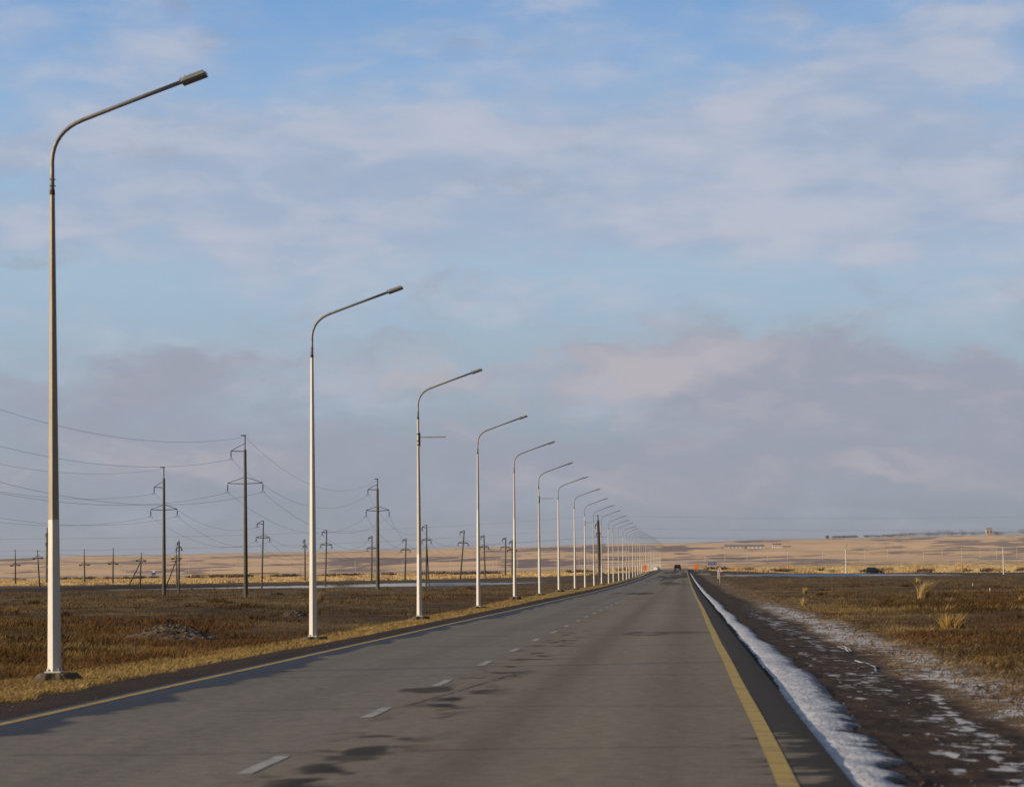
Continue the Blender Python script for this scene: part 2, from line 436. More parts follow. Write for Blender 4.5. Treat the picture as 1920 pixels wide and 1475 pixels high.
    ms4 = np.exp(-((s-(2.60+(y-19)*.052))/.13)**2)*(.25+.75*ss(.38, .55, fbm(y/.8, s*0, 3, 55)))*.58*(y < 34)
    ms5 = np.exp(-((s-2.35)/.35)**2)*.5*ss(.5, .62, fbm(y/1.5, s*4, 3, 56))*(y < 60)
    snow = (np.maximum(np.maximum(np.maximum(ms, ms2), ms4), ms5)+ms3*.3)*near*(y > 3)*(s > 1.7)+.12*np.exp(-((s-4.5)/1.2)**2)*(y > 60)*(y < 400)
    snow = snow+.25*ss(.62, .72, fbm(x/3.5, y/6, 3, 36))*(s > 12)*(s < 60)*(y < 110)*(y > 20)*.8
    pat = fbm(px/35, r/60, 3, 37)
    amt = np.interp(px, [-300, 0, 100, 190, 300, 560, 640, 780, 850, 900, 990, 1100, 1330, 1370, 1560, 1700, 1800, 2000, 2600], [.6, .55, .45, .9, 1, .9, .4, .9, .8, .8, .7, .1, .5, 1.1, 1.1, .8, .35, .5, .5])
    snow = np.maximum(snow, amt*ss(.6, 2.0, q)*(1-ss(6, 9, q))*(.75+.9*pat)*(y > 3)*(np.abs(s+3.3) > 9))
    snow = np.maximum(snow, .75*np.exp(-((x-6.0)/.8)**2-((y-296)/5)**2))
    snow = np.maximum(snow, .75*ss(.5, .6, fbm(px/22, r/25, 3, 38))*ss(42, 52, q)*(1-ss(70, 82, q))*(px > 1290))
    snow = np.maximum(snow, .6*ss(.60, .68, fbm(px/26, np.log(r)*80, 3, 39))*ss(1750, 1900, r)*(1-ss(2100, 2300, r))*(px > 1270))
    return np.clip(col, 0, 1), np.clip(snow, 0, 1.2)
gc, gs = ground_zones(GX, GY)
V = np.stack([GX.ravel(), GY.ravel(), GZ.ravel()], 1)
i0 = np.arange(nr-1)[:, None]*na; j = np.arange(na)[None, :]; jn = (j+1) % na
idx = np.stack([i0+j, i0+jn, i0+na+jn, i0+na+j], -1)[:, :, ::-1].reshape(-1)
c0 = len(V); V = np.vstack([V, [[0, 0, -.1]]]); gc = np.vstack([gc, gc[:1]]); gs = np.append(gs, 0)
M_ground = attr_mat('steppe_soil', fine=9.0, amt=.38, rough=.95, snow=True, bump=.06, fine2=1.3)
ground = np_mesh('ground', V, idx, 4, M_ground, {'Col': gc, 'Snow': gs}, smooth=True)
tag(ground, 'brown and golden steppe rising to a pale far slope', kind='structure')
# reach past the far slope to the horizon
far = MB(); n = 64
for k in range(n):
    a = 2*math.pi*k/n
    far.v.append((9400*math.sin(a), 9400*math.cos(a), -40)); far.v.append((26000*math.sin(a), 26000*math.cos(a), -60))
far.f = [(2*k, 2*k+1, (2*k+3) % (2*n), (2*k+2) % (2*n)) for k in range(n)]
fo = far.make('terrain', mat('far_plain', (.3, .24, .2), .95)); fo['kind'] = 'structure'

# ================================================================== ROAD
def grid_strip(name, svals, yvals, zoff, mtl, colf, extra=None, skirt=0.0):
    SS, YY = np.meshgrid(svals, yvals, indexing='xy')
    X = SS+RD*YY; Z = road_z(YY)+zoff+.0
    crown = -.010*np.abs(SS+3.4)*0
    Vv = np.stack([X.ravel(), YY.ravel(), (Z+crown).ravel()], 1)
    ns, ny = len(svals), len(yvals)
    i = np.arange(ny-1)[:, None]*ns; jj = np.arange(ns-1)[None, :]
    ix = np.stack([i+jj, i+jj+1, i+ns+jj+1, i+ns+jj], -1).reshape(-1)
    at = colf(SS.ravel(), YY.ravel())
    return np_mesh(name, Vv, ix, 4, mtl, at)
yv = [-12.0]
while yv[-1] < 1240: yv.append(yv[-1]+max(.12, abs(yv[-1])*.005))
yv = np.array(yv)
def asphalt(s, y):
    def C(*a): return np.array(a)[None, :]
    n = fbm(s*.9, y*.12, 4, 41); nf = fbm(s*6, y*1.2, 3, 42); ln = fbm(s*2.2, y*.02, 3, 43)
    base = lerp(C(.200, .172, .139), C(.28, .242, .196), (.6*ln+.4*n)[:, None])
    leftlane = ss(-3.2, -4.4, s)[:, None] if False else ((s < -3.6)*1.0)[:, None]
    base = lerp(base, base*np.array([.95, 1.0, 1.12])[None, :], leftlane*.8)
    base = base*(1-.16*np.exp(-((s+1.9)/.30)**2)-.16*np.exp(-((s+.1)/.32)**2)+.06*np.exp(-((s+1.0)/.3)**2)-.1*np.exp(-((s+5.0)/.4)**2)-.08*np.exp(-((s+6.6)/.3)**2))[:, None]
    # transverse cracks
    for k in range(1, 40):
        yk = 21.9+8.25*(k-2)+.6*math.sin(k*3.7)
        dd = np.abs(y-yk-.25*np.sin(s*.7+k)-.10*(vn(s*2.3, s*0+k, 44)-.5)-.15*(s+3)*.1)
        base = base*(1-.34*np.exp(-(dd/(.05+.0012*y))**2)*(vn(s*.8, s*0+k, 45) > .22))[:, None]
    wet = np.zeros_like(s)
    # damp, icy band along the left edge
    ew = -7.62+np.interp(y, [0, 20, 60, 150, 300, 600], [.80, .70, .62, .75, 1.1, 1.3])+.6*(fbm(s*0+1, y*.3, 3, 46)-.5)+1.1*(fbm(s*.5, y*3.0/(1+y/22), 4, 47)-.5)
    wl = 1-ss(-.12, .06, s-ew)
    wet = np.maximum(wet, wl)
    # smudges beside the centre line
    sm = fbm(s*2.6, y*5.0/(1+y/40), 5, 48)
    zone = np.exp(-((s+2.95)/.42)**2)*ss(14, 17, y)*(1-ss(60, 75, y))
    wet2 = ss(.55, .62, sm+.16*(fbm(s*0, y*.25, 3, 54)-.5)*2)*zone*1.1
    wet = np.maximum(wet, wet2)
    crk = np.exp(-((s-(-3.42+.075*(y-30)+.08*(fbm(y*1.2, y*0, 3, 58)-.5)))/(.018+.03*vn(y*1.5, y*0, 59)))**2)*(y > 30)*(y < 39.5)
    wet = np.maximum(wet, crk)
    sf = fbm(s*.5, np.log(np.maximum(y, 1))*9, 4, 49)
    wf = ss(.52, .62, sf)*ss(230, 330, y)*.9
    wet = np.maximum(wet, wf)
    for (px, py, rx, ry, k) in ((1277, 1184, .9, 1.3, .55), (1213, 1186, .7, 2.2, .8), (808, 1292, .40, 1.0, .9), (690, 1405, .22, .7, 1.0), (655, 1420, .25, .35, .8), (1200, 1112, 1.3, 9, .9), (1155, 1112, .5, 7, .7), (1240, 1083, .9, 30, 1), (1262, 1082, .8, 34, 1), (1285, 1081, .7, 30, 1)):
        Y = EYE*F/(py-hor(px)) if py > 1100 else (430 if py > 1090 else 460)
        s0 = X_of(px, py, Y)-RD*Y
        e = ((s-s0)/rx)**2+((y-Y)/ry)**2+1.3*(fbm(s*4, y*1.2, 3, 51)-.5)
        hole = (1-ss(.3, .55, e)) if px == 1213 else 0
        wet = np.maximum(wet, (1-ss(.6, 1.05, e))*k*(1-.7*hole))
    # ragged damp streaks on the right edge beyond the yellow line
    fing = fbm(s*.9, y*3.4/np.maximum(1, y/25), 4, 52)
    wr = ss(.80, .92, s+1.5*(fing-.5))
    wr2 = ss(.35, .7, s)*ss(.58, .64, fing)*.8
    wet = np.maximum(wet, np.maximum(wr, wr2))
    dark = lerp(C(.040, .034, .029), C(.030, .034, .044), (s < -6)[:, None]*1.0)
    base = lerp(base, dark, (wet*.90)[:, None])
    icy = wl*ss(-7.5, -7.15, -0+s*0-7.3)*0
    base = lerp(base, C(.062, .074, .10), (wl*(1-ss(-7.45, -7.1, s))*.8*(.4+.6*(fbm(s*3, y*.3, 3, 53))))[:, None])
    gritty = ss(1.0, 1.25, s)
    base = lerp(base, C(.035, .028, .024), (gritty*.7)[:, None])
    return {'Col': np.clip(base*(.94+.12*nf[:, None]), 0, 1), 'Wet': np.where(s < -5, wet*.5, wet*.25)}
sv = np.concatenate([np.arange(-7.78, 1.28, .055)])
M_road = attr_mat('asphalt', fine=38, amt=.42, rough=.92, spec=.12, wet=True, bump=.008, fine2=5)
road = grid_strip('road', sv, yv, 0.0, M_road, asphalt); tag(road, 'worn grey asphalt road running to the crest', kind='structure')
# broken vertical edge of the slab
ed = MB()
for sgn, s0 in ((-1, -7.78), (1, sv[-1])):
    b = len(ed.v)
    for k, y in enumerate(yv[::3]):
        z = float(road_z(y)); ed.v += [(s0+RD*y, y, z), (s0+RD*y+sgn*.06, y, z-.2)]
    m_ = len(yv[::3])
    ed.f += [(b+2*k, b+2*k+1, b+2*k+3, b+2*k+2) for k in range(m_-1)]
ed.make('road_edge', mat('asphalt_edge', (.03, .028, .026), .9))['kind'] = 'structure'
def paint_mat(name, base, worn, thr):
    m = bpy.data.materials.new(name); m.use_nodes = True; t = NT(m.node_tree); b = t.n['Principled BSDF']
    b.inputs['Roughness'].default_value = .8; b.inputs['Specular IOR Level'].default_value = .2
    x, y, z = t.sep(t.pos())
    n = t.noise(t.xyz(x, t.mul(y, .45), z), 5, 8, .7); n2 = t.noise(t.xyz(t.mul(x, .7), t.mul(y, 2.2), z), 2.2, 5, .6); n3 = t.noise(t.pos(), 60, 3, .6)
    c = t.mix(t.rng(n, thr, thr+.14, 0, .75), base, worn)
    c = t.mix(t.rng(n2, .54, .62, 0, .6), c, tuple(.3*q for q in base))
    c = t.mix(t.rng(n3, .3, .7, 0, .25), c, worn)
    t.l.new(c, b.inputs['Base Color']); return m
M_yel = paint_mat('yellow_road_paint', (.52, .375, .11), (.30, .24, .15), .52)
M_wht = paint_mat('white_road_paint', (.47, .46, .44), (.24, .22, .20), .5)
def strip(name, s0, s1, ys, m, wob=.012, zoff=.005):
    v = MB()
    for y in ys:
        a = s0+wob*.5*math.sin(y*.31)+wob*1.2*math.sin(y*.07); z = float(road_z(y))+zoff
        v.v += [(a+RD*y, y, z), (s1+(a-s0)+RD*y, y, z)]
    v.f = [(2*k, 2*k+1, 2*k+3, 2*k+2) for k in range(len(ys)-1)]
    return v
ysl = yv[::2]
strip('e', .66, .82, ysl, 0).make('road_marking', M_yel)['kind'] = 'structure'
strip('e', -7.64, -7.50, ysl, 0, zoff=.006).make('road_marking', M_yel)['kind'] = 'structure'
dash = MB(); k = 0; y = 12.2
random.seed(4)
while y < 330:
    L = random.uniform(1.85, 2.15); s0 = -3.66+random.uniform(-.02, .02)
    if not (150 < y < 160):
        b = len(dash.v); ys = np.linspace(y, y+L, 7)
        for q in ys:
            z = float(road_z(q))+.005; jx = random.uniform(-.006, .006)
            dash.v += [(s0+jx+RD*q, q, z), (s0+.13+jx+RD*q, q, z)]
        dash.f += [(b+2*i, b+2*i+1, b+2*i+3, b+2*i+2) for i in range(6)]
    y += 7.72
dash.make('road_marking', M_wht)['kind'] = 'structure'

# ------------------------------------------------------------------ snow bank along the right edge
def snowbank():
    ys = []; y = 6.0
    while y < 620: ys.append(y); y += max(.05, y*.004)
    ys = np.array(ys); ns = 18
    L = 1.33+.10*(fbm(ys/5, ys*0, 3, 61)-.5)+.05*(fbm(ys*2, ys*0, 2, 62)-.5)+np.interp(ys, [0, 18, 50, 150], [-.16, -.14, -.02, .08])
    Wd = np.interp(ys, [0, 18, 26, 37, 51, 80, 150, 300, 620], [.56, .56, .62, .74, .62, .48, .40, .32, .2])*(.75+.5*fbm(ys/4, ys*0, 3, 63))
    Wd = Wd+.20*(fbm(ys*1.2/np.maximum(1, ys/30), ys*0, 3, 64)-.5)+.40*(fbm(ys*5/np.maximum(1, ys/30), ys*0, 3, 66)-.5)
    Wd = np.maximum(Wd, .05)*(1-ss(520, 620, ys))
    V = []; 
    for i, y in enumerate(ys):
        for k in range(ns):
            t = k/(ns-1); s = L[i]+Wd[i]*t
            prof = (math.sin(math.pi*min(1, t*1.02+.0))**.5 if 0 < t < 1 else 0)
            V.append((s+RD*y, y, 0, t, prof))
    V = np.array(V); gzv = ground_z(V[:, 0], V[:, 1])
    h = V[:, 4]*(.022+.03*fbm(V[:, 0]*2, V[:, 1]*.4, 3, 65))
    Z = gzv-.03+h*1.35+.02*V[:, 4]
    Vv = np.stack([V[:, 0], V[:, 1], Z], 1); ny = len(ys)
    i = np.arange(ny-1)[:, None]*ns; jj = np.arange(ns-1)[None, :]
    ix = np.stack([i+jj, i+jj+1, i+ns+jj+1, i+ns+jj], -1).reshape(-1)
    m = bpy.data.materials.new('crusted_snow'); m.use_nodes = True; t = NT(m.node_tree); b = t.n['Principled BSDF']
    b.inputs['Roughness'].default_value = .62
    x, y, z = t.sep(t.pos()); n = t.noise(t.xyz(t.mul(x, 3), t.mul(y, .7), z), 2.2, 8, .65); n2 = t.noise(t.pos(), 9, 7, .72)
    c = t.mix(t.rng(n, .36, .66), (.42, .44, .49), (.72, .71, .73)); c = t.mix(t.rng(n2, .60, .74, 0, .8), c, (.14, .10, .08))
    n3 = t.noise(t.xyz(t.mul(x, 1.5), t.mul(y, 1.2), z), 3.5, 8, .72); tt = t.attr('T')[2]
    edge = t.add(t.rng(tt, .45, 1.0, 0, .26), t.rng(tt, .0, .16, .12, 0))
    c = t.mix(t.rng(t.add(n3, edge), .60, .70), c, (.075, .050, .034))
    t.l.new(c, b.inputs['Base Color']); t.l.new(t.bump(t.noise(t.xyz(t.mul(x, 2), t.mul(y, .6), z), 9, 5, .6), .8, .03), b.inputs['Normal'])
    o = np_mesh('snow_bank', Vv, ix, 4, m, {'T': V[:, 3]}, smooth=True); tag(o, kind='structure'); return m
M_snow = snowbank()
# curved tyre prints pressed in the snow and filled with it
def track(pts, wd, nm='tyre_track'):
    P = []
    for (px, py) in pts:
        Y = hit(px, py); P.append((X_of(px, py, Y), Y))
    mb = MB()
    # resample
    Q = []
    for i in range(len(P)-1):
        for k in range(6):
            t = k/6; Q.append((lerp(P[i][0], P[i+1][0], t), lerp(P[i][1], P[i+1][1], t)))
    Q.append(P[-1])
    for i, (x, y) in enumerate(Q):
        a = Q[max(0, i-1)]; c = Q[min(len(Q)-1, i+1)]; dx, dy = c[0]-a[0], c[1]-a[1]; l = math.hypot(dx, dy) or 1
        ww = wd*(.5+.7*vn(np.array(i*.8), np.array(3.3), 71))*(math.sin(math.pi*(i+.5)/len(Q))**.3)
        nx, ny = -dy/l*ww, dx/l*ww
        for sg in (-1, 0, 1):
            xx, yy = x+nx*sg, y+ny*sg
            mb.v.append((xx, yy, gz(xx, yy)+(.016 if sg == 0 else .002)))
    for i in range(len(Q)-1):
        b = 3*i
        mb.f += [(b, b+1, b+4, b+3), (b+1, b+2, b+5, b+4)]
    o = mb.make(nm, M_snow, smooth=True); return o
for pts, wd in (([(1597, 1236), (1618, 1240), (1634, 1248), (1637, 1256), (1627, 1261), (1610, 1262)], .016),
               
                ([(1565, 1210), (1580, 1214), (1588, 1220)], .03), ([(1574, 1209), (1586, 1213), (1592, 1218)], .02)):
    o = track(pts, wd, 'snow_patch'); o['kind'] = 'structure'

# ================================================================== VEGETATION (stuff)
rg = np.random.default_rng(7)
def blades(name, x, y, h, wd, col, lean=.35, mtl=None, per=1, spread=.0):
    n = len(x)*per
    x = np.repeat(x, per)+rg.normal(0, 1, n)*np.repeat(spread, per) if per > 1 else x
    y = np.repeat(y, per)+(rg.normal(0, 1, n)*np.repeat(spread, per)) if per > 1 else y
    h = np.repeat(h, per)*rg.uniform(.5, 1.15, n); wd = np.repeat(wd, per); col = np.repeat(col, per, 0)*rg.uniform(.7, 1.35, n)[:, None]
    z = ground_z(x, y)-.02
    th = rg.uniform(0, math.pi, n); ax, ay = np.cos(th)*wd, np.sin(th)*wd
    lx = (rg.normal(.25, 1, n)*lean)*h; ly = rg.normal(0, 1, n)*lean*h
    p0 = np.stack([x-ax, y-ay, z], 1); p1 = np.stack([x+ax, y+ay, z], 1)
    p2 = np.stack([x+lx*.4+ax*.7, y+ly*.4+ay*.7, z+h*.6], 1); p3 = np.stack([x+lx, y+ly, z+h], 1)
    V = np.stack([p0, p1, p2, p3], 1).reshape(-1, 3)
    k = np.arange(n)*4
    ix = np.stack([k, k+1, k+2, k, k+2, k+3], 1).reshape(-1)
    C = np.repeat(np.clip(col, 0, 1), 4, 0)
    return np_mesh(name, V, ix, 3, mtl, {'Col': C})
m = bpy.data.materials.new('dry_blades'); m.use_nodes = True; t = NT(m.node_tree); b = t.n['Principled BSDF']
b.inputs['Roughness'].default_value = .8; b.inputs['Specular IOR Level'].default_value = .15
t.l.new(t.attr('Col')[0], b.inputs['Base Color'])
tr = t.n.new('ShaderNodeBsdfTranslucent'); t.l.new(t.attr('Col')[0], tr.inputs[0])
mx = t.n.new('ShaderNodeMixShader'); mx.inputs[0].default_value = .25
t.l.new(b.outputs[0], mx.inputs[1]); t.l.new(tr.outputs[0], mx.inputs[2]); t.l.new(mx.outputs[0], t.n['Material Output'].inputs[0])
M_blade = m
def scatter(n, px0, px1, d0, d1):
    px = rg.uniform(px0, px1, n); d = 1/rg.uniform(1/d1, 1/d0, n)
    return (px-1270)*d/F, d, px
def steppe_grass():
    X = []; Y = []; Hh = []; Wd = []; Cc = []
    for (n, a, b, d0, d1) in ((52000, -350, 1240, 30, 340), (54000, 1300, 2250, 22, 640)):
        x, y, px = scatter(n, a, b, d0, d1); s = x-RD*y
        ok = ((s < -10.6) | (s > 5.2)) & (y < side_d(px)-14)
        x, y, px, s = x[ok], y[ok], px[ok], s[ok]
        nn = .5*fbm(x/6, y/10, 4, 11)+.5*fbm(x/1.3, y/2.2, 4, 12); big = fbm(x/14+4, y/26, 4, 72)
        keep = rg.uniform(0, 1, len(x)) < .55+.5*ss(.4, .6, big)
        x, y, px, s, nn, big = x[keep], y[keep], px[keep], s[keep], nn[keep], big[keep]
        red = ss(.52, .62, fbm(x/5+9, y/12, 3, 73))[:, None]; tan = ss(.50, .66, nn)[:, None]
        c = lerp(np.array([[.075, .045, .018]]), np.array([[.245, .165, .060]]), tan); c = lerp(c, np.array([[.13, .058, .017]]), red*.6)
        X.append(x); Y.append(y); Cc.append(c); Hh.append((.08+.12*ss(.38, .72, .6*big+.4*fbm(x/2, y/3, 3, 77))+.06*rg.uniform(0, 1, len(x)))*(1+.0008*y)*np.where(np.abs(s+3) < 12, .7, 1)); Wd.append(np.maximum(.005, y*.00011))
    x = np.concatenate(X); y = np.concatenate(Y); h = np.concatenate(Hh); wd = np.concatenate(Wd); c = np.vstack(Cc)
    o = blades('dry_grass', x, y, h, wd, c, .28, M_blade, 6, .05+.0011*y)
    tag(o, 'brown dry steppe grass and low scrub on both sides', 'grass', kind='stuff')
    nb_ = 150
    bx, by, bpx = scatter(nb_, -350, 2250, 45, 330); bs = bx-RD*by; ok = ((bs < -13) | (bs > 9)) & (by < side_d(bpx)-16); bx, by = bx[ok], by[ok]
    o = blades('low_bushes', bx, by, rg.uniform(.16, .34, len(bx)), np.maximum(.006, by*.00012), np.tile(np.array([[.07, .038, .015]]), (len(bx), 1)), .5, M_blade, 90, rg.uniform(.15, .5, len(bx)))
    tag(o, 'dark low bushes dotted over the brown steppe', 'bushes', kind='stuff')
    # straw verge
    X = []; Y = []
    ns = 42000
    y = 1/rg.uniform(1/420, 1/26, ns); s = rg.uniform(-11.2, -9.0, ns); x = s+RD*y
    x1, y1, s1 = x, y, s
    y = 1/rg.uniform(1/300, 1/16, ns); s = 3.3+rg.gamma(2.0, .9, ns); x = s+RD*y
    x = np.concatenate([x1, x]); y = np.concatenate([y1, y]); s = np.concatenate([s1, s])
    e1 = -9.25+1.0*(fbm(y/1.6, y*0+3, 4, 14)-.5)
    e3 = 3.5+.9*(fbm(y/7, y*0+9, 3, 18)-.5)+.5*(fbm(y/1.2, y*0+2, 3, 19)-.5)
    ok = (s < e1-.05) | ((s > e3+.1) & (rg.uniform(0, 1, len(s)) < np.clip((s-3.3)*.22, .12, .7)))
    x, y, s = x[ok], y[ok], s[ok]
    g = fbm(x, y/2, 3, 74)[:, None]; c = lerp(np.array([[.40, .285, .11]]), np.array([[.25, .175, .070]]), g)
    c = np.where((s > 0)[:, None], lerp(np.array([[.25, .18, .10]]), np.array([[.12, .078, .038]]), ss(.4, .6, g)), c)
    o = blades('straw_grass', x, y, np.where(s < 0, .06, .05)+.06*rg.uniform(0, 1, len(x)), np.maximum(.004, y*.00011), c, .5, M_blade, 4, .05+0*y)
    tag(o, 'short golden straw grass along the road verges', 'grass', kind='stuff')
steppe_grass()
def reeds():
    n = 60000
    px = rg.uniform(-400, 2300, n); gd = np.interp(px, PXK, [560, 560, 600, 690, 740, 800, 800])+60*(fbm(px/50, px*0+3, 3, 22)-.5)
    d = gd+rg.uniform(0, 1, n)**1.3*(1250-gd); x = (px-1270)*d/F; s = x-RD*d
    ok = ((s < -14) | (s > 8)); x, d, px = x[ok], d[ok], px[ok]
    g = fbm(px/30, d/120, 4, 75)
    c = lerp(np.array([[.66, .49, .24]]), np.array([[.50, .35, .17]]), ss(.4, .6, g)[:, None])
    o = blades('golden_reeds', x, d, .35+np.interp(x/d*F+1270, [0, 900, 1400], [.35, .6, .8])*ss(.45, .7, g), np.full(len(x), .13), c, .25, M_blade, 2, np.full(len(x), .5))
    tag(o, 'sunlit golden reeds on the flats across the plain', 'reeds', kind='stuff')
    # dark low scrub dotted through the reeds and the rough ground
    n = 1500; px = rg.uniform(-400, 2300, n); gd = np.interp(px, PXK, [1000, 1050, 950, 900, 780, 800, 800])
    d = gd+np.abs(rg.normal(0, 50, n)); keep = fbm(px/25, d/300, 3, 76) > .5; px, d = px[keep], d[keep]
    x = (px-1270)*d/F
    s = x-RD*d; ok = (s < -14) | (s > 8); x, d = x[ok], d[ok]
    c = np.tile(np.array([[.075, .045, .028]]), (len(x), 1))
    o = blades('low_scrub', x, d, rg.uniform(.5, 1.5, len(x)), np.full(len(x), .16), c, .5, M_blade, 26, np.full(len(x), .9))
    tag(o, 'dark low scrub dotted along the golden flats', 'scrub', kind='stuff')
reeds()
def stones():
    n = 2000; y = 1/rg.uniform(1/130, 1/15, n); s = np.where(rg.uniform(0, 1, n) < .6, rg.uniform(1.7, 3.8, n), rg.uniform(-9.2, -8.0, n)); x = s+RD*y
    z = ground_z(x, y); sz = rg.gamma(1.4, .0045, n)+.003
    oc = np.array([[1, 0, 0], [-1, 0, 0], [0, 1, 0], [0, -1, 0], [0, 0, .8], [0, 0, -.5]])
    V = (oc[None]*sz[:, None, None]*rg.uniform(.6, 1.3, (n, 6, 1))); V = V+np.stack([x, y, z+.2*sz], 1)[:, None, :]
    f = np.array([[0, 2, 4], [2, 1, 4], [1, 3, 4], [3, 0, 4], [2, 0, 5], [1, 2, 5], [3, 1, 5], [0, 3, 5]])
    ix = (f[None]+np.arange(n)[:, None, None]*6).reshape(-1)
    tone = rg.uniform(0, 1, n)**4
    c = lerp(np.array([[.07, .045, .032]]), np.array([[.26, .22, .19]]), tone[:, None]); C = np.repeat(c, 6, 0)
    o = np_mesh('gravel', V.reshape(-1, 3), ix, 3, attr_mat('gravel_stone', 40, .2), {'Col': C})
    tag(o, 'small stones scattered on the bare road shoulders', 'gravel', kind='stuff')
stones()

# ================================================================== STREET LAMPS
M_paint = mat('white_paint', (.74, .72, .67), .55, var=.06, scale=3, stretch=(1, 1, .3), dirt=((.40, .36, .30), .58, .5))
M_galv = mat('weathered_pole', (.36, .315, .25), .6, .15, var=.14, scale=4, stretch=(1, 1, .25), dirt=((.24, .20, .16), .55, .6))
M_arm = mat('arm_steel', (.28, .27, .255), .55, .25, var=.15, scale=8)
M_lum = mat('luminaire_grey', (.30, .30, .30), .5, .2, var=.08, scale=20)
M_lens = mat('lens_dark', (.035, .038, .042), .2, 0, var=.1)
M_rust = mat('rusty_steel', (.10, .055, .035), .85, .2, var=.3, scale=30)
M_conc = mat('old_concrete', (.12, .095, .062), .95, var=.3, scale=7, bump=.03)
def pole_r(z): return lerp(.107, .041, z/7.95)
def build_lamp(hp, bracket=False, top_mat=None, full=True):
    root = empty('street_lamp', (0, 0, 0))
    ph = math.pi                      # an edge of the octagon faces the traffic
    zs = [.03+(hp-.03)*k/5 for k in range(6)]
    MB().tube([(0, 0, z) for z in zs], [pole_r(z)/math.cos(math.pi/8)*.985 for z in zs], 8, phase=ph).make('painted_section', M_paint, root)
    if hp < 7.8:
        zs = [hp+.001+(7.95-hp)*k/5 for k in range(6)]
        MB().tube([(0, 0, z) for z in zs], [pole_r(z)/math.cos(math.pi/8)*.965 for z in zs], 8, phase=ph).make('shaft', top_mat or M_galv, root)
    # arm
    P = [(0, 0, 7.90), (0, 0, 8.3), (0, 0, 8.50)]
    for k in range(1, 9):
        t = k/8; a0 = Vector((0, 0, 8.5)); a1 = Vector((0.02, 0, 9.0)); a2 = Vector((.52, 0, 9.18))
        q = a0*(1-t)**2+a1*2*t*(1-t)+a2*t*t; P.append(tuple(q))
    P += [(1.3, 0, 9.46), (2.24, 0, 9.785)]
    arm = MB().tube(P, [.036]*len(P), 10).make('arm', M_arm, root, True)
    MB().tube([(0, 0, 7.93), (0, 0, 8.02)], [.046, .044], 10).make('collar', M_rust, arm)
    if full:
        for z in (8.08, 8.19):
            for a in range(3):
                an = a*2.094+.0
                MB().tube([(math.cos(an)*.033, math.sin(an)*.033, z), (math.cos(an)*.06, math.sin(an)*.06, z)], .009, 6).make('bolt', M_rust, arm)
    # luminaire
    ang = math.atan2(9.785-9.46, 2.24-1.3); rot = Matrix.Rotation(-ang, 3, 'Y')
    def L(x, y, z): v = rot @ Vector((x, y, z)); return (2.2+v.x, v.y, 9.77+v.z)
    lum = MB().box(L(.22, 0, -.005), (.44, .22, .042), rot, .012).make('luminaire', M_lum, root)
    if full:
        q = MB().box(L(.24, 0, .022), (.35, .20, .008), rot)
        for k in range(7): q.box(L(.24, -.09+.03*k, .036), (.34, .008, .026), rot)
        q.make('cooling_fins', M_lum, lum)
    MB().box(L(.22, 0, -.043), (.43, .23, .026), rot).make('lens', M_lens, lum)
    MB().tube([L(-.03, 0, .03), L(.15, 0, .03)], .036, 8).make('clamp', M_lum, lum)
    if full:
        for bx in (0, .08): MB().tube([L(bx, 0, .06), L(bx, 0, .09)], .01, 6).make('bolt', M_lum, lum)
    # base
    base = MB().box((0, 0, .02), (.27, .27, .024), None, .004).make('base_plate', M_paint, root)
    if full:
        for k in range(8):
            an = k*math.pi/4; r0 = .10; d = Vector((math.cos(an), math.sin(an), 0)); n = Vector((-d.y, d.x, 0))*.005
            q = MB(); b0 = 0
            for sg in (-1, 1):
                for (r, z) in ((r0, .036), (.140, .036), (r0, .12)): q.v.append(tuple(d*r+n*sg+Vector((0, 0, z))))
            q.f += [(b0, b0+1, b0+2), (b0+5, b0+4, b0+3), (b0, b0+3, b0+4, b0+1), (b0+1, b0+4, b0+5, b0+2), (b0+2, b0+5, b0+3, b0)]
            q.make('gusset', M_paint, base)
        for sx in (-1, 1):
            for sy in (-1, 1): MB().tube([(sx*.118, sy*.118, .03), (sx*.118, sy*.118, .08)], .013, 6).make('anchor_bolt', M_rust, base)
    # crumbling footing
    q = MB(); ns, nk = 7, 22; r0 = random.Random(9)
    q.v.append((0, 0, .004))
    for i in range(1, ns+1):
        for k in range(nk):
            an = 2*math.pi*k/nk; rr = i/ns; ex = 1+.22*math.sin(an*2+1)+.12*math.sin(an*5)+r0.uniform(-.05, .05)
            z = .004 if rr < .55 else .004-.34*((rr-.55)/.45)**1.1+r0.uniform(-.012, .012)
            q.v.append((rr*.46*ex*math.cos(an)+.05*rr, rr*.40*ex*math.sin(an), z))
    q.f += [(0, 1+k, 1+(k+1) % nk) for k in range(nk)]
    for i in range(ns-1):
        for k in range(nk):
            a = 1+i*nk+k; b = 1+i*nk+(k+1) % nk; q.f.append((a, a+nk, b+nk, b))
    q.make('footing', M_conc, root)
    if bracket:
        br = MB().tube([(.05, 0, 7.2), (1.12, 0, 7.2)], .022, 8).make('banner_bracket', M_galv, root)
        MB().tube([(.068, 0, 6.85), (.068, 0, 7.38)], .022, 6).make('bracket_plate', M_rust, br)
        for z in (6.9, 7.05, 7.33): MB().tube([(0, 0, z-.02), (0, 0, z+.02)], .066, 8).make('bracket_clamp', M_rust, br)
    return root
ordn = ['first', 'second', 'third', 'fourth', 'fifth', 'sixth', 'seventh', 'eighth', 'ninth', 'tenth', 'eleventh', 'twelfth', 'thirteenth',
        'fourteenth', 'fifteenth', 'sixteenth', 'seventeenth', 'eighteenth', 'nineteenth', 'twentieth']
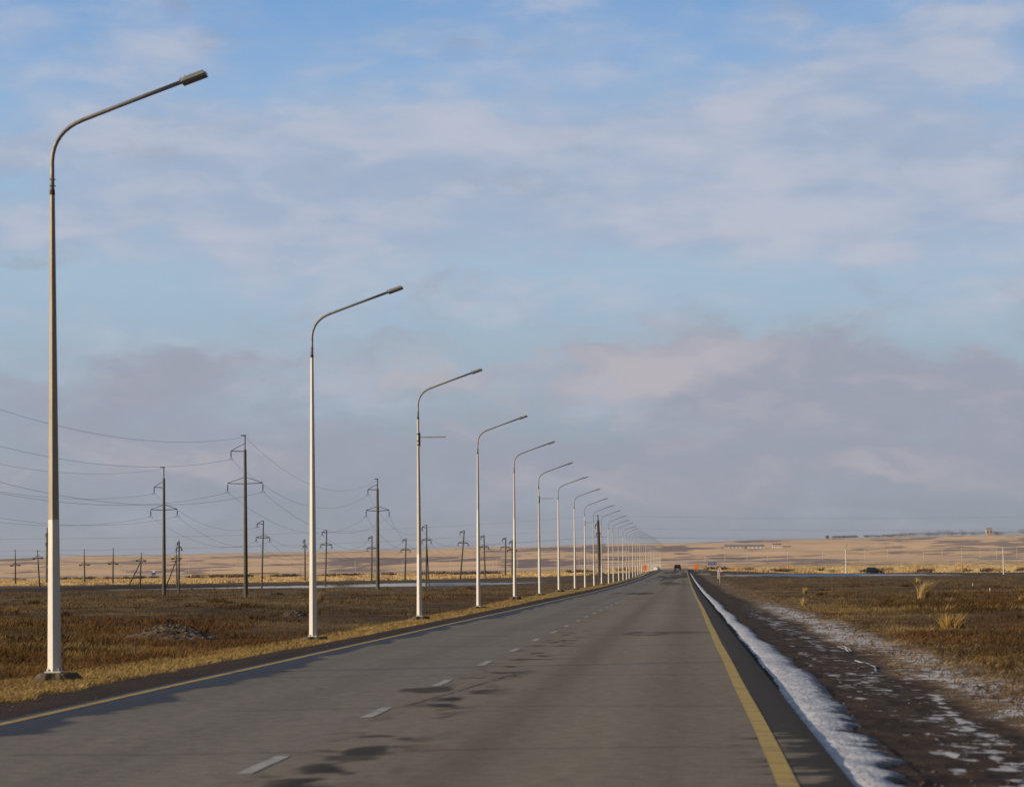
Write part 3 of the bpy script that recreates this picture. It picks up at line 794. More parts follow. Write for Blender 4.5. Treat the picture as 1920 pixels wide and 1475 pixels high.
PBX = {1: (93, 1265), 2: (586, 1195), 3: (787, 1156), 4: (898, 1137), 5: (966, 1119), 6: (1013, 1113), 7: (1049, 1106), 8: (1079, 1103), 9: (1098, 1101),
       10: (1115, 1098), 11: (1129, 1094.4), 12: (1142, 1093.4), 13: (1151, 1091.6), 14: (1161, 1088.7), 15: (1169, 1087.5), 16: (1175.5, 1086), 17: (1180.5, 1085),
       18: (1187, 1082), 19: (1192, 1080.6), 20: (1196.5, 1078), 21: (1200.6, 1076.5), 22: (1204, 1075)}
paint_h = {1: 2.52, 2: 7.94, 3: 2.5, 4: 5.0, 5: 5.0, 6: 3.4, 7: 7.94, 8: 7.94, 9: 7.94, 10: 2.5, 11: 2.5, 12: 7.94}
protos = {}
look = {1: 'nearest and tallest street lamp, white only at its foot, at the far left', 2: 'second street lamp from the left, painted white up to its joint',
        3: 'third street lamp from the left, with a short horizontal banner bracket near its top', 4: 'fourth street lamp from the left, white lower half, no bracket',
        6: 'sixth street lamp from the left, with a thin banner bracket over the plain', 9: 'ninth street lamp from the left, with a banner bracket reaching the next lamp'}
M_beige = mat('beige_paint', (.56, .52, .46), .6, .0, var=.1, scale=4, stretch=(1, 1, .25), dirt=((.30, .26, .21), .58, .5))
rl = random.Random(3)
for nlamp in range(1, 39):
    d = 40.0+29.25*(nlamp-1)
    if nlamp in PBX:
        px, py = PBX[nlamp]; x = X_of(px, py, d); z = Z_of(px, py, d)
    else:
        x = -9.37+(d-653)*.0044; z = float(pole_z(d))
    z = min(z, gz(x, d)+.06) if nlamp not in PBX else z
    hp = paint_h.get(nlamp, 2.5 if nlamp % 3 else 7.94); br = nlamp in (3, 6, 9); key = (hp, br, nlamp <= 6)
    if key not in protos:
        protos[key] = build_lamp(hp, br, M_galv if nlamp < 2 else M_beige, nlamp <= 6); snapshot(protos[key]); o = protos[key]
    else: o = copy_tree(protos[key])
    o.location = (x, d, z+.02); o.rotation_euler = (R(rl.uniform(-.25, .25)), R(rl.uniform(-.3, .3)) if nlamp > 3 else 0, R(rl.uniform(-1, 1)))
    if nlamp == 1: o.rotation_euler = (0, R(-.45), 0)
    if nlamp in look: lb = look[nlamp]
    elif nlamp <= 20: lb = ordn[nlamp-1]+' street lamp from the left in the row beside the road'
    else: lb = 'tiny far street lamp crowded at the end of the row near the road crest'
    tag(o, lb, 'street lamp', 'street lamps in a row along the left of the road')

# ================================================================== POWER POLES
M_pc = mat('pole_concrete', (.095, .088, .072), .9, var=.2, scale=3, stretch=(1, 1, .3))
M_st = mat('dark_steel', (.014, .014, .014), .8, .0, var=.2)
M_ins = mat('insulator_glass', (.018, .02, .02), .5, var=.2)
M_wood = mat('dark_timber', (.06, .048, .038), .9, var=.3, scale=5, stretch=(1, 1, .2))
ATT = {}
def wpos(root, p): return Vector(root.location)+Matrix.Rotation(root.rotation_euler[1], 3, 'Y') @ Vector(p)
def power_pole(key, pxt, pyt, pxb, pyb, label, spike=True, strain=False, brace=0, depth=None, k1=.095, l1=.088, k2=.30, l2=.11, m=None, ins=True):
    d = depth or hit(pxb, pyb)
    x = X_of(pxb, pyb, d); z = Z_of(pxb, pyb, d); H = (pyb-pyt)*d/F
    lean = math.atan2((pxt-pxb)+(pyb-pyt)*ROLL, (pyb-pyt))
    root = empty('power_pole', (x, d, z)); root.rotation_euler = (0, lean, 0)
    tag(root, label, 'power pole', 'concrete power poles across the plain')
    sc = max(1.0, H/12.4); hs = H*(.912 if spike else 1.0)
    rb = max(.17, .00078*d) if (key[0] == 'A' or key in ('D1', 'E1')) else max(.11, .00036*d)
    MB().tube([(0, 0, -1.5), (0, 0, 0), (0, 0, hs*.5), (0, 0, hs)], [rb, rb, rb*.82, rb*.62], 12).make('shaft', m or M_pc, root, True)
    rs = max(.03, d*.00017)
    if spike:
        q = MB().tube([(0, 0, hs-.2), (0, 0, H)], rs*1.3, 6); q.box((-.12*sc, 0, H), (.4*sc, .08, .08)); q.make('spike', M_st, root)
    la, lb = l1*H, l2*H; z1, z2 = H*(1-k1), H*(1-k2)
    ua = MB().tube([(0, 0, z1-.05), (-la, 0, z1)], rs, 6).tube([(0, 0, z1+.045*H), (-la*.45, 0, z1+.028*H), (-la, 0, z1+.01)], rs*.7, 6).make('crossarm', M_st, root)
    lo = MB().tube([(-lb, 0, z2+.06), (0, 0, z2), (lb, 0, z2+.06)], rs, 6)
    lo.tube([(-lb, 0, z2+.08), (-lb*.35, 0, z2+.03*H), (0, 0, z2+.042*H), (lb*.35, 0, z2+.03*H), (lb, 0, z2+.08)], rs*.7, 6)
    la_o = lo.make('crossarm', M_st, root)
    hi = .043*H
    att = [(0, 0, H-.12*sc) if spike else None]
    for par, (ix, iz) in ((ua, (-la, z1)), (la_o, (-lb, z2)), (la_o, (lb, z2))):
        q = MB(); n = 6
        q.tube([(ix, 0, iz), (ix, 0, iz-hi)], rs*.4, 5)
        for k in range(n):
            zz = iz-hi*(.15+.7*k/(n-1)); q.tube([(ix, 0, zz-.03*sc), (ix, 0, zz), (ix, 0, zz+.03*sc)], [rs*.6, max(.07, rs*1.3), rs*.5], 8)
        q.tube([(ix-.2*sc, 0, iz-hi*1.28), (ix, 0, iz-hi), (ix+.2*sc, 0, iz-hi*1.28)], rs*.5, 5)
        q.make('insulator', M_ins, par); att.append((ix, 0, iz-hi*1.2))
    if brace:
        MB().tube([(brace*H, 0, -1.0), (.0, 0.1, H*.72)], [rb*.8, rb*.6], 10).make('brace', m or M_pc, root)
    ATT[key] = [wpos(root, a) if a else None for a in att]
    return root
def small_pole(key, pxt, pyt, pxb, pyb, label, brace=None, tri=True, depth=None, m=None, two=False):
    d = depth or hit(pxb, pyb); x = X_of(pxb, pyb, d); z = Z_of(pxb, pyb, d); H = (pyb-pyt)*d/F
    lean = math.atan2((pxt-pxb)+(pyb-pyt)*ROLL, (pyb-pyt))
    root = empty('utility_pole', (x, d, z)); root.rotation_euler = (0, lean, 0)
    tag(root, label, 'utility pole', 'small utility poles on the left of the plain')
    rb = max(.11, d*.00034); rs = max(.035, d*.0002); m = m or M_wood
    MB().tube([(0, 0, -1), (0, 0, 0), (0, 0, H*.66), (0, 0, H)], [rb, rb, rb*.75, rb*.35], 10).make('shaft', m, root, True)
    px1 = d/F; lw = 9*px1
    zc = H-28*px1 if tri else H-13*px1
    q = MB().tube([(-lw, 0, zc-2*px1), (0, 0, zc), (lw, 0, zc-2*px1)], rs, 6).tube([(-lw, 0, zc-2*px1), (0, 0, zc+5*px1), (lw, 0, zc-2*px1)], rs*.7, 6)
    if two: q.tube([(-lw*1.1, 0, zc-6*px1), (lw*.9, 0, zc-4*px1)], rs, 6)
    ca = q.make('crossarm', m, root)
    for sx in (-1, 1):
        MB().tube([(sx*lw, 0, zc-2*px1), (sx*lw, 0, zc+0*px1), (sx*lw, 0, zc+1.2*px1)], [rs*.7, rs*1.6, rs], 6).make('insulator', M_ins, ca)
    MB().tube([(0, 0, H-.1), (0, 0, H+1.2*px1)], [rs*1.2, rs*1.2], 6).make('insulator', M_ins, root)
    if brace:
        bx, by = brace; MB().tube([((bx-pxb)*px1, .3, -(by-pyb)*px1-.3), (0, .05, H*.78)], [rb*.85, rb*.6], 8).make('brace', m, root)
    ATT[key] = [wpos(root, (0, 0, H)), wpos(root, (-lw, 0, zc)), wpos(root, (lw, 0, zc))]
    return root
power_pole('A0', -345, 628, -350, 1155, 'big power pole standing just outside the left of the picture', depth=110)
power_pole('A00', -298, 785, -300, 1137, 'second power pole standing outside the left of the picture', depth=150)
power_pole('A1', 298.5, 874, 301.5, 1116, 'tall dark power pole between the first street lamp and the tallest power pole', k1=.155, l1=.078, k2=.335, l2=.105)
power_pole('A2', 453.5, 814, 457.5, 1120, 'tallest power pole, left of the second street lamp')
power_pole('A3', 706.5, 897, 708, 1105, 'tall power pole between the second and third street lamps', k2=.29, l2=.105)
power_pole('B1', 490, 975, 487.5, 1105, 'mid-size power pole right beside the tallest power pole', spike=False, k1=.045, l1=.09, k2=.255, l2=.10, depth=294)
power_pole('B2', 610.5, 993, 608.5, 1099, 'thin power pole just right of the second street lamp', spike=False, k1=.04, l1=.08, k2=.27, l2=.10)
power_pole('B3', 696.5, 1004, 696, 1090, 'short power pole just left of the tall one between the second and third lamps', spike=False, k1=.045, l1=.075, k2=.28, l2=.11)
power_pole('B4', 761, 1009, 759, 1087, 'short power pole just left of the third street lamp', spike=False, k1=.045, l1=.08, k2=.28, l2=.11)
power_pole('B5', 569, 1010, 570, 1090, 'faint thin power pole just left of the second street lamp', spike=False, k1=.05, l1=.04, k2=.18, l2=.05)
power_pole('C1', 800, 983, 799, 1098, 'braced power pole just right of the third street lamp', spike=False, k1=.045, l1=.075, k2=.26, l2=.075, brace=.055)
power_pole('C2', 871, 994, 863.5, 1085, 'power pole leaning right, left of the fourth street lamp', spike=False, k1=.04, l1=.085, k2=.265, l2=.105)
power_pole('C3', 908, 1003, 910, 1083, 'power pole just right of the fourth street lamp', spike=False, k1=.04, l1=.075, k2=.28, l2=.1)
power_pole('C4', 949, 1007, 948, 1082, 'power pole left of the fifth street lamp, farther of two', spike=False, k1=.045, l1=.08, k2=.26, l2=.12)
power_pole('C5', 961, 1012, 961, 1082, 'dark power pole partly hidden by the fifth street lamp', spike=False, k1=.06, l1=.07, k2=.27, l2=.12, m=M_wood)
power_pole('D1', 1122, 966, 1125.5, 1075, 'thick dark power pole seen between far street lamps, white cabinets at its foot', k1=.165, l1=.05, k2=.32, l2=.04, depth=560, m=M_wood)
power_pole('E1', 75.5, 988, 77, 1093, 'dark power pole just left of the nearest street lamp', k1=.12, l1=.03, k2=.28, l2=.03, m=M_wood)
power_pole('E2', 329, 1014, 329.5, 1113, 'thin grey pole behind the tall one left of the tallest power pole', spike=False, k1=.03, l1=.03, k2=.13, l2=.05)
small_pole('s1', 14, 1031, 15.5, 1096, 'leftmost small utility pole at the picture edge')
small_pole('s2', 57, 1032, 62.5, 1105, 'small utility pole leaning left, left of the nearest street lamp', tri=False)
small_pole('s3', 147, 1030, 149, 1095, 'small utility pole with arrow-shaped arms right of the nearest street lamp')
small_pole('s4', 203, 1028, 203, 1095, 'second small utility pole with arrow-shaped arms, right of the nearest street lamp')
small_pole('s5', 257, 1037, 255, 1102, 'dark utility pole propped by a long slanting brace', brace=(228, 1104), tri=False)
small_pole('s6', 324, 1033, 326, 1102, 'dark double-armed utility pole with a brace, right of the tall power pole', brace=(302, 1100), tri=False, two=True)

# wires
M_wire = mat('wire', (.27, .27, .29), .6, .3, var=.05)
def wire(a, b, sag, label, grp, rad=None):
    a = Vector(a); b = Vector(b); P = []; Rr = []
    n = 26
    for k in range(n+1):
        t = k/n; p = a.lerp(b, t); p.z -= sag*4*t*(1-t); P.append(tuple(p)); Rr.append(max(.009, min(.055, p.y*.000038)) if rad is None else rad)
    o = MB().tube(P, Rr, 5).make('overhead_wire', M_wire, None, True)
    tag(o, label, 'wire', grp); return o
nm = {'A0': 'the off-picture pole', 'A00': 'the second off-picture pole', 'A1': 'first tall pole from left', 'A2': 'the tallest power pole', 'A3': 'tall pole left of third lamp', 'B1': 'the mid-size pole',
      'B2': 'the pole by the second lamp', 'B3': 'the short pole', 'B4': 'the pole left of the third lamp', 'C1': 'the braced pole', 'C2': 'the leaning pole', 'C3': 'the pole by the fourth lamp', 'C4': 'pole left of fifth lamp'}
part_nm = ['top', 'upper', 'lower left', 'lower right']
for line, sag in (((('A0', 'A2'), ('A2', 'A3'), ('A3', 'C1'), ('C1', 'C2'), ('C2', 'C3'), ('C3', 'C4')), (1.9, 2.4, 2.0, 2.5, 1.5, 1.5)),
                  ((('A00', 'A1'), ('A1', 'B1'), ('B1', 'B2'), ('B2', 'B3'), ('B3', 'B4')), (1.5, 1.5, 2.0, 2.0, 2.0))):
    for (a, b), sg in zip(line, sag):
        for k in range(4):
            if ATT[a][k] is None and ATT[b][k] is None: continue
            pa = ATT[a][k] or ATT[a][1]; pb = ATT[b][k] or ATT[b][1]
            if k == 0 and (ATT[a][0] is None or ATT[b][0] is None): continue
            wire(pa, pb, sg, part_nm[k]+' wire, '+nm[a]+' to '+nm[b], 'wires of the left power lines')
for k in range(4):
    a = ATT['D1'][k]
    for (px, py, tx, sg) in (((2350, 958, 'right', 1.2), (-250, 1010, 'left', 1.5))):
        off = (0, 22, 40, 30)[k]
        Y = 620 if px > 0 else 420
        b = (X_of(px, py+off, Y), Y, Z_of(px, py+off, Y))
        wire(a, b, sg, part_nm[k]+' faint far wire running '+tx+' from the thick dark pole', 'faint wires across the far plain', .014)
for i, (a, b) in enumerate((('s1', 's3'), ('s3', 's4'), ('s2', 's5'), ('s5', 's6'))):
    for k in (0, 1, 2):
        wire(ATT[a][k], ATT[b][k], .5, 'thin wire number %s between small utility poles on the left' % ordn[i*3+k] if False else ('thin low wire strung between the small utility poles on the left'), 'wires between the small utility poles')

# ================================================================== SIGNS
M_red = mat('sign_red', (.55, .05, .04), .5, var=.1); M_signw = mat('sign_white', (.75, .75, .74), .5, var=.05); M_blk = mat('sign_black', (.02, .02, .02), .6, var=.1)
M_orange = mat('sign_orange', (.95, .22, .03), .5, var=.08, scale=2); M_blue = mat('sign_blue', (.02, .07, .34), .45, var=.08, scale=2)
M_post = mat('post_grey', (.42, .41, .39), .6, .2, var=.1)
def tri_pts(r, cz): return [(0, cz+r), (-r*.866, cz-r*.5), (r*.866, cz-r*.5)]
def warn_sign():
    Y = 300.0; px, py = 1349, 1095.5; x, z = X_of(px, py, Y), Z_of(px, py, Y); z = min(z, gz(x, Y)+.05)
    root = empty('warning_sign', (x, Y, z)); tag(root, 'red-bordered white triangle warning sign on a grey post beside the right shoulder', 'road sign')
    MB().tube([(0, 0, -.5), (0, 0, 2.15)], .045, 10).make('post', M_post, root, True)
    pl = MB().prism(tri_pts(.50, 1.78), -.065, -.05).make('plate', M_red, root)
    MB().prism(tri_pts(.39, 1.78), -.074, -.066).make('face', M_signw, pl)
    q = MB().prism([(-.03, 1.64), (.03, 1.64), (.03, 1.88), (.08, 1.88), (0, 2.0), (-.08, 1.88), (-.03, 1.88)], -.08, -.075)
    q.box((0, -.083, 1.76), (.22, .004, .035)); q.make('symbol', M_blk, pl)
warn_sign()
def back_sign():
    Y = 420.0; px, py = 1346, 1083; x, z = X_of(px, py, Y), Z_of(px, py, Y)
    root = empty('road_sign', (x, Y, z)); tag(root, 'white post with a small sign seen edge-on just behind the warning triangle', 'road sign')
    MB().tube([(0, 0, -.8), (0, 0, 1.6)], .07, 8).make('post', M_signw, root, True)
    MB().box((.0, .1, 1.25), (.24, .03, .6)).make('plate', M_post, root)
back_sign()
def panel(px0, px1, py0, py1, Y, pyg, m, name, label, posts=2, border=True):
    x0, x1 = X_of(px0, py0, Y), X_of(px1, py0, Y); z0, z1 = Z_of((px0+px1)/2, py1, Y), Z_of((px0+px1)/2, py0, Y); zg = Z_of((px0+px1)/2, pyg, Y)-.8
    cx = (x0+x1)/2; root = empty(name, (cx, Y, zg)); tag(root, label, 'road sign')
    w_, h_ = x1-x0, z1-z0
    for k in range(posts):
        ox = (k-(posts-1)/2)*w_*.7
        MB().tube([(ox, .06, -.5), (ox, .06, z1-zg-.1)], .06, 8).make('post', M_post, root, True)
    pl = MB().box((0, 0, (z0+z1)/2-zg), (w_, .05, h_), None, .02).make('panel', m, root)
    return root, pl, w_, h_, (z0+z1)/2-zg
panel(1206.5, 1213, 1059, 1068.5, 640, 1074, M_orange, 'orange_board', 'orange board beside the far street lamps, left of the road')
panel(1301, 1308, 1057, 1067, 640, 1071, M_orange, 'orange_board', 'orange board just right of the road ahead of the black car')
r_, pl_, w_, h_, cz = panel(1327, 1343, 1054, 1059, 700, 1068, M_blue, 'direction_sign', 'wide dark blue direction sign with a white mark, right of the road', 2)
q = MB()
for k in range(5): q.box((-w_*.36+k*w_*.13, -.032, cz+.12), (w_*.09, .006, h_*.14)); q.box((-w_*.36+k*w_*.12, -.032, cz-.14), (w_*.06, .006, h_*.12))
q.box((w_*.38, -.032, cz), (w_*.06, .006, h_*.5)); q.make('marking', M_signw, pl_)
r_, pl_, w_, h_, cz = panel(277, 285, 1073, 1078, 1500, 1083, M_blue, 'direction_sign', 'small blue sign far off on the left plain', 1)
MB().box((0, -.2, cz+h_*.9), (w_*.5, .1, h_*.7)).make('panel', M_signw, r_)

# ================================================================== VEHICLES
M_car = mat('dark_car_paint', (.012, .016, .022), .3, .3, var=.05); M_glass = mat('car_glass', (.02, .025, .03), .08, var=.05)
M_tyre = mat('tyre_rubber', (.018, .018, .018), .9, var=.1); M_rim = mat('rim_metal', (.35, .36, .38), .4, .7, var=.05); M_tail = mat('tail_light', (.16, .01, .01), .4, var=.05)
M_carw = mat('white_car_paint', (.7, .7, .7), .35, .0, var=.05); M_plate = mat('number_plate', (.65, .65, .62), .5, var=.05); M_trim = mat('grey_trim', (.10, .10, .10), .6, var=.1)
def car(loc, rz, label, paint, L=4.3, W_=1.76, H=1.62, grp=None):
    """front towards +x"""
    root = empty('car', loc, rz); tag(root, label, 'car', grp)
    def inset(poly, k): return poly
    lower = [(-.5*L, .42), (-.5*L, .92), (-.47*L, .98), (.20*L, 1.0), (.46*L, .93), (.5*L, .78), (.5*L, .36), (.40*L, .28), (.22*L, .28), (-.20*L, .28), (-.42*L, .28)]
    body = MB(); n = len(lower)
    for (y, sc) in ((-W_/2+.10, .97), (-W_/2, 1), (W_/2, 1), (W_/2-.10, .97)):
        pass
    ys = [(-W_/2, .96, .02), (-W_/2+.07, 1, 0), (W_/2-.07, 1, 0), (W_/2, .96, .02)]
    for (y, s_, dz) in ys:
        for (a, c) in lower: body.v.append((a*s_, y, .62+(c-.62)*s_))
    for k in range(3):
        for i in range(n):
            j = (i+1) % n; body.f.append((k*n+i, k*n+j, (k+1)*n+j, (k+1)*n+i))
    body.f.append(tuple(reversed(range(n)))); body.f.append(tuple(3*n+i for i in range(n)))
    b = body.make('body', paint, root)
    top = [(-.485*L, .97), (-.455*L, H-.08), (-.42*L, H), (.05*L, H), (.10*L, H-.04), (.235*L, .99)]
    cab = MB(); m_ = len(top)
    for (y, k) in ((-1, 0), (1, 0)):
        for (a, c) in top:
            yy = W_/2-.03-(c-.97)*.22; cab.v.append((a, y*yy, c))
    cab.f.append(tuple(range(m_))); cab.f.append(tuple(m_+i for i in reversed(range(m_))))
    for i in range(m_): j = (i+1) % m_; cab.f.append((j, i, m_+i, m_+j))
    cb = cab.make('cabin', paint, root)
    for sg in (-1, 1):
        for (a0, a1, a2, a3) in ((-.45, -.27, -.28, -.435), (-.25, -.04, -.05, -.25), (-.02, .19, .085, -.03)):
            z0, z1 = 1.04, H-.12; y0 = W_/2-.03-(z0-.97)*.22+.006; y1 = W_/2-.03-(z1-.97)*.22+.006
            q = MB(); q.v = [(a0*L, sg*y0, z0), (a1*L, sg*y0, z0), (a2*L, sg*y1, z1), (a3*L, sg*y1, z1)]; q.v += [(v[0], v[1]-sg*.012, v[2]) for v in q.v]
            q.f = [(0, 1, 2, 3), (7, 6, 5, 4), (0, 4, 5, 1), (1, 5, 6, 2), (2, 6, 7, 3), (3, 7, 4, 0)]; q.make('window', M_glass, cb)
    rr = W_*.40
    q = MB(); q.v = [(-.489*L, -rr, 1.05), (-.489*L, rr, 1.05), (-.462*L, rr*.92, H-.13), (-.462*L, -rr*.92, H-.13)]; q.v += [(v[0]+.015, v[1], v[2]) for v in q.v]
    q.f = [(0, 1, 2, 3), (7, 6, 5, 4), (0, 4, 5, 1), (1, 5, 6, 2), (2, 6, 7, 3), (3, 7, 4, 0)]; q.make('rear_window', M_glass, cb)
    q = MB(); q.v = [(.234*L, -rr, 1.02), (.234*L, rr, 1.02), (.118*L, rr*.92, H-.09), (.118*L, -rr*.92, H-.09)]; q.v = [(v[0]+.012, v[1], v[2]+.01) for v in q.v]+[(v[0]-.01, v[1], v[2]) for v in q.v]
    q.f = [(0, 1, 2, 3), (7, 6, 5, 4), (0, 4, 5, 1), (1, 5, 6, 2), (2, 6, 7, 3), (3, 7, 4, 0)]; q.make('windscreen', M_glass, cb)
    for ax in (-.31*L, .31*L):
        for sg in (-1, 1):
            wl = MB().tube([(ax, sg*(W_/2-.22), .34), (ax, sg*(W_/2+.01), .34)], .34, 20).make('wheel', M_tyre, root)
            MB().tube([(ax, sg*(W_/2+.0), .34), (ax, sg*(W_/2+.022), .34)], .20, 14).make('rim', M_rim, wl)
    for sg in (-1, 1):
        MB().box((-.5*L-.005, sg*W_*.40, .86), (.05, .18, .28), None, .01).make('tail_light', M_tail, root)
        MB().box((.485*L, sg*W_*.36, .76), (.12, .26, .16), None, .02).make('headlight', M_rim, root)
        MB().box((.13*L, sg*(W_/2+.06), 1.06), (.10, .18, .14), None, .03).make('wing_mirror', paint, root)
    MB().box((-.5*L-.03, 0, .50), (.14, W_*.94, .20), None, .04).make('bumper', M_trim, root)
    MB().box((.5*L+.01, 0, .46), (.14, W_*.92, .22), None, .04).make('bumper', M_trim, root)
    MB().box((-.5*L-.105, 0, .56), (.012, .5, .11)).make('number_plate', M_plate, root)
    for sg in (-1, 1): MB().tube([(-.38*L, sg*W_*.33, H+.045), (.02*L, sg*W_*.33, H+.045)], .02, 6).make('roof_rail', M_trim, root)
    return root
Yc = 652.; xc = X_of(1270.5, 1073, Yc)
car((xc, Yc, float(road_z(Yc))), R(90), 'dark car seen from behind driving away over the road crest', M_car, 4.4, 1.85, 1.72)
Ys = float(side_d(1635))+14; Ys = 672.; xs = X_of(1634.5, 1082, Ys)
car((xs, Ys, max(gz(xs, Ys), Z_of(1634.5, 1083, Ys))), R(-3), 'black off-road car crossing the plain on the side road, seen from its side', M_car, 4.35, 1.8, 1.85)
Yw = 1000.; xw = X_of(1232.5, 1068.5, Yw)
car((xw, Yw, Z_of(1232.5, 1069, Yw)), R(-70), 'small white car far off beside the last street lamps', M_carw, 4.2, 1.75, 1.45)

# ================================================================== RIGHT SIDE: side road lamps, tufts, stakes
def far_lamp_mesh():
    root = empty('street_lamp', (0, 0, 0))
    MB().tube([(0, 0, -2), (0, 0, 9.0)], [.16, .10], 8).make('post', M_beige, root)
    MB().tube([(0, 0, 8.9), (.3, 0, 9.25), (1.6, 0, 9.5)], .08, 6).make('arm', M_arm, root)
    return root
for px, pyt, pyb, lb in ((1583, 1022, 1084.5, 'thin street lamp on the side road, left of the black off-road car'), (1872, 1018, 1079.5, 'thin street lamp on the side road at the far right')):
    Y = 668.; x = X_of(px, pyb, Y); z = gz(x, Y); root = empty('street_lamp', (x, Y, z)); H = (pyb-pyt)*Y/F+ (Z_of(px, pyb, Y)-z)
    tag(root, lb, 'street lamp', 'street lamps on the side road')
    MB().tube([(0, 0, -.5), (0, 0, H*.85)], [.16, .09], 8).make('pole', M_paint, root)
    ar = MB().tube([(0, 0, H*.85), (0, 0, H*.93), (.1, -.4, H*.98), (.2, -1.9, H*1.01)], .07, 6).make('arm', M_arm, root)
    MB().box((.2, -2.1, H*1.01), (.3, .5, .14)).make('luminaire', M_lum, root)
f0 = None
fl = [51, 108, 164, 215, 226, 263, 343, 348, 391, 439, 542, 561, 613, 665, 700, 755, 845, 925, 932, 971, 1009, 1044, 1087, 1104, 1322, 1359, 1400, 1438, 1475, 1540, 1580, 1618, 1660, 1726, 1760, 1796, 1830, 1860, 1897]
rr_ = random.Random(5)
for px in fl:
    Y = 1930+rr_.uniform(-60, 30); x = (px-1270)*Y/F; z = gz(x, Y)
    if f0 is None: f0 = far_lamp_mesh(); snapshot(f0); o = f0
    else: o = copy_tree(f0)
    sc = rr_.uniform(.75, 1.05); o.location = (x, Y, z); o.scale = (1, 1, sc)
    side_ = 'left' if px < 1200 else 'right'
    tag(o, 'tiny pale lamp post on the distant road across the %s plain' % side_, 'street lamp', 'lamp posts on the distant road, %s of the main road' % side_)

def tuft(px, py, hpx, wpx, label, lean=.4, n=150, col=(.62, .47, .22), seed=1, vee=False, Y=None):
    r0 = np.random.default_rng(seed); Y = Y or EYE*F/(py-hor(px)); x = X_of(px, py, Y); H = hpx*Y/F; Wd = wpx*Y/F
    z = gz(x, Y); V = []; ix = []; C = []
    root = empty('grass_tuft', (x, Y, z)); tag(root, label, 'grass tuft', 'tall pale grass tufts standing on the steppe')
    for layer, nm_, cc, hh in ((0, 'blades', col, 1.0), (1, 'dead_base', (.10, .06, .03), .42)):
        V = []; ix = []; C = []
        nn = n if layer == 0 else n//2
        for k in range(nn):
            bx = r0.normal(0, Wd*.13)+(Wd*.3*(1 if k % 2 else -1) if vee else 0); by = r0.normal(0, Wd*.13)
            if layer: bx = bx+Wd*.10
            h = H*hh*r0.uniform(.45, 1.05); dx = (r0.normal(lean*.5, .32))*h*(1 if not vee else .9)+(0 if not vee else bx*.7); dy = r0.normal(0, .25)*h
            th = r0.uniform(0, math.pi); wd = Y*.00008; ax, ay = math.cos(th)*wd, math.sin(th)*wd
            b = len(V)
            for t_ in (0, .35, .7):
                u = t_**1.8
                V += [(bx+dx*u-ax*(1-t_*.5), by+dy*u-ay*(1-t_*.5), h*t_-.03), (bx+dx*u+ax*(1-t_*.5), by+dy*u+ay*(1-t_*.5), h*t_-.03)]
            V.append((bx+dx, by+dy, h*.96))
            ix += [b, b+1, b+3, b, b+3, b+2, b+2, b+3, b+5, b+2, b+5, b+4, b+4, b+5, b+6]
            v = r0.uniform(.7, 1.2); C += [[c*v for c in cc]]*7
        o = np_mesh(nm_, np.array(V), np.array(ix), 3, M_blade, {'Col': np.clip(np.array(C), 0, 1)}); o.parent = root
tuft(1723, 1121, 37, 24, 'largest pale grass tuft on the right, bent by the wind', .75, 420, seed=1)
tuft(1775, 1172, 34, 30, 'golden forked grass tuft at the right, nearest of the tufts', .1, 260, (.60, .40, .14), 2, True)
tuft(1506, 1110, 13, 9, 'small pale tuft on the right steppe, upper of a close pair', .4, 90, seed=3)
tuft(1504, 1130, 15, 12, 'small pale tuft on the right steppe, lower of a close pair', .2, 90, seed=4)
tuft(1905, 1126, 14, 22, 'low golden tuft at the far right edge', .6, 90, (.5, .33, .12), 5)
tuft(1714, 1089, 9, 10, 'tiny pale tuft just above the largest tuft on the right', .2, 60, seed=6)
tuft(596, 1128, 24, 22, 'feathery pale tuft just right of the foot of the second street lamp', .9, 120, (.36, .25, .12), 7)
tuft(795, 1124, 20, 18, 'tawny tuft just right of the foot of the third street lamp', .3, 120, (.40, .26, .10), 8)
tuft(660, 1116, 8, 16, 'low tawny tuft between the second and third street lamps', .3, 60, (.22, .14, .07), 9)
for px, pyb, hh, lb in ((1815, 1096, 6, 'small white stake on the right steppe, left one of two'), (1846.5, 1106, 8, 'small white stake on the right steppe, right one of two')):
    Y = EYE*F/(pyb-hor(px)); x = X_of(px, pyb, Y); z = gz(x, Y); h = hh*Y/F
    root = empty('marker_stake', (x, Y, z)); tag(root, lb, 'stake', 'white stakes on the right steppe')
    MB().tube([(0, 0, -.2), (.01, 0, h*.8)], .03, 6).make('stake', M_signw, root); MB().tube([(.01, 0, h*.8), (.012, 0, h*.9), (.015, 0, h)], [.034, .034, .01], 6).make('cap', M_trim, root)

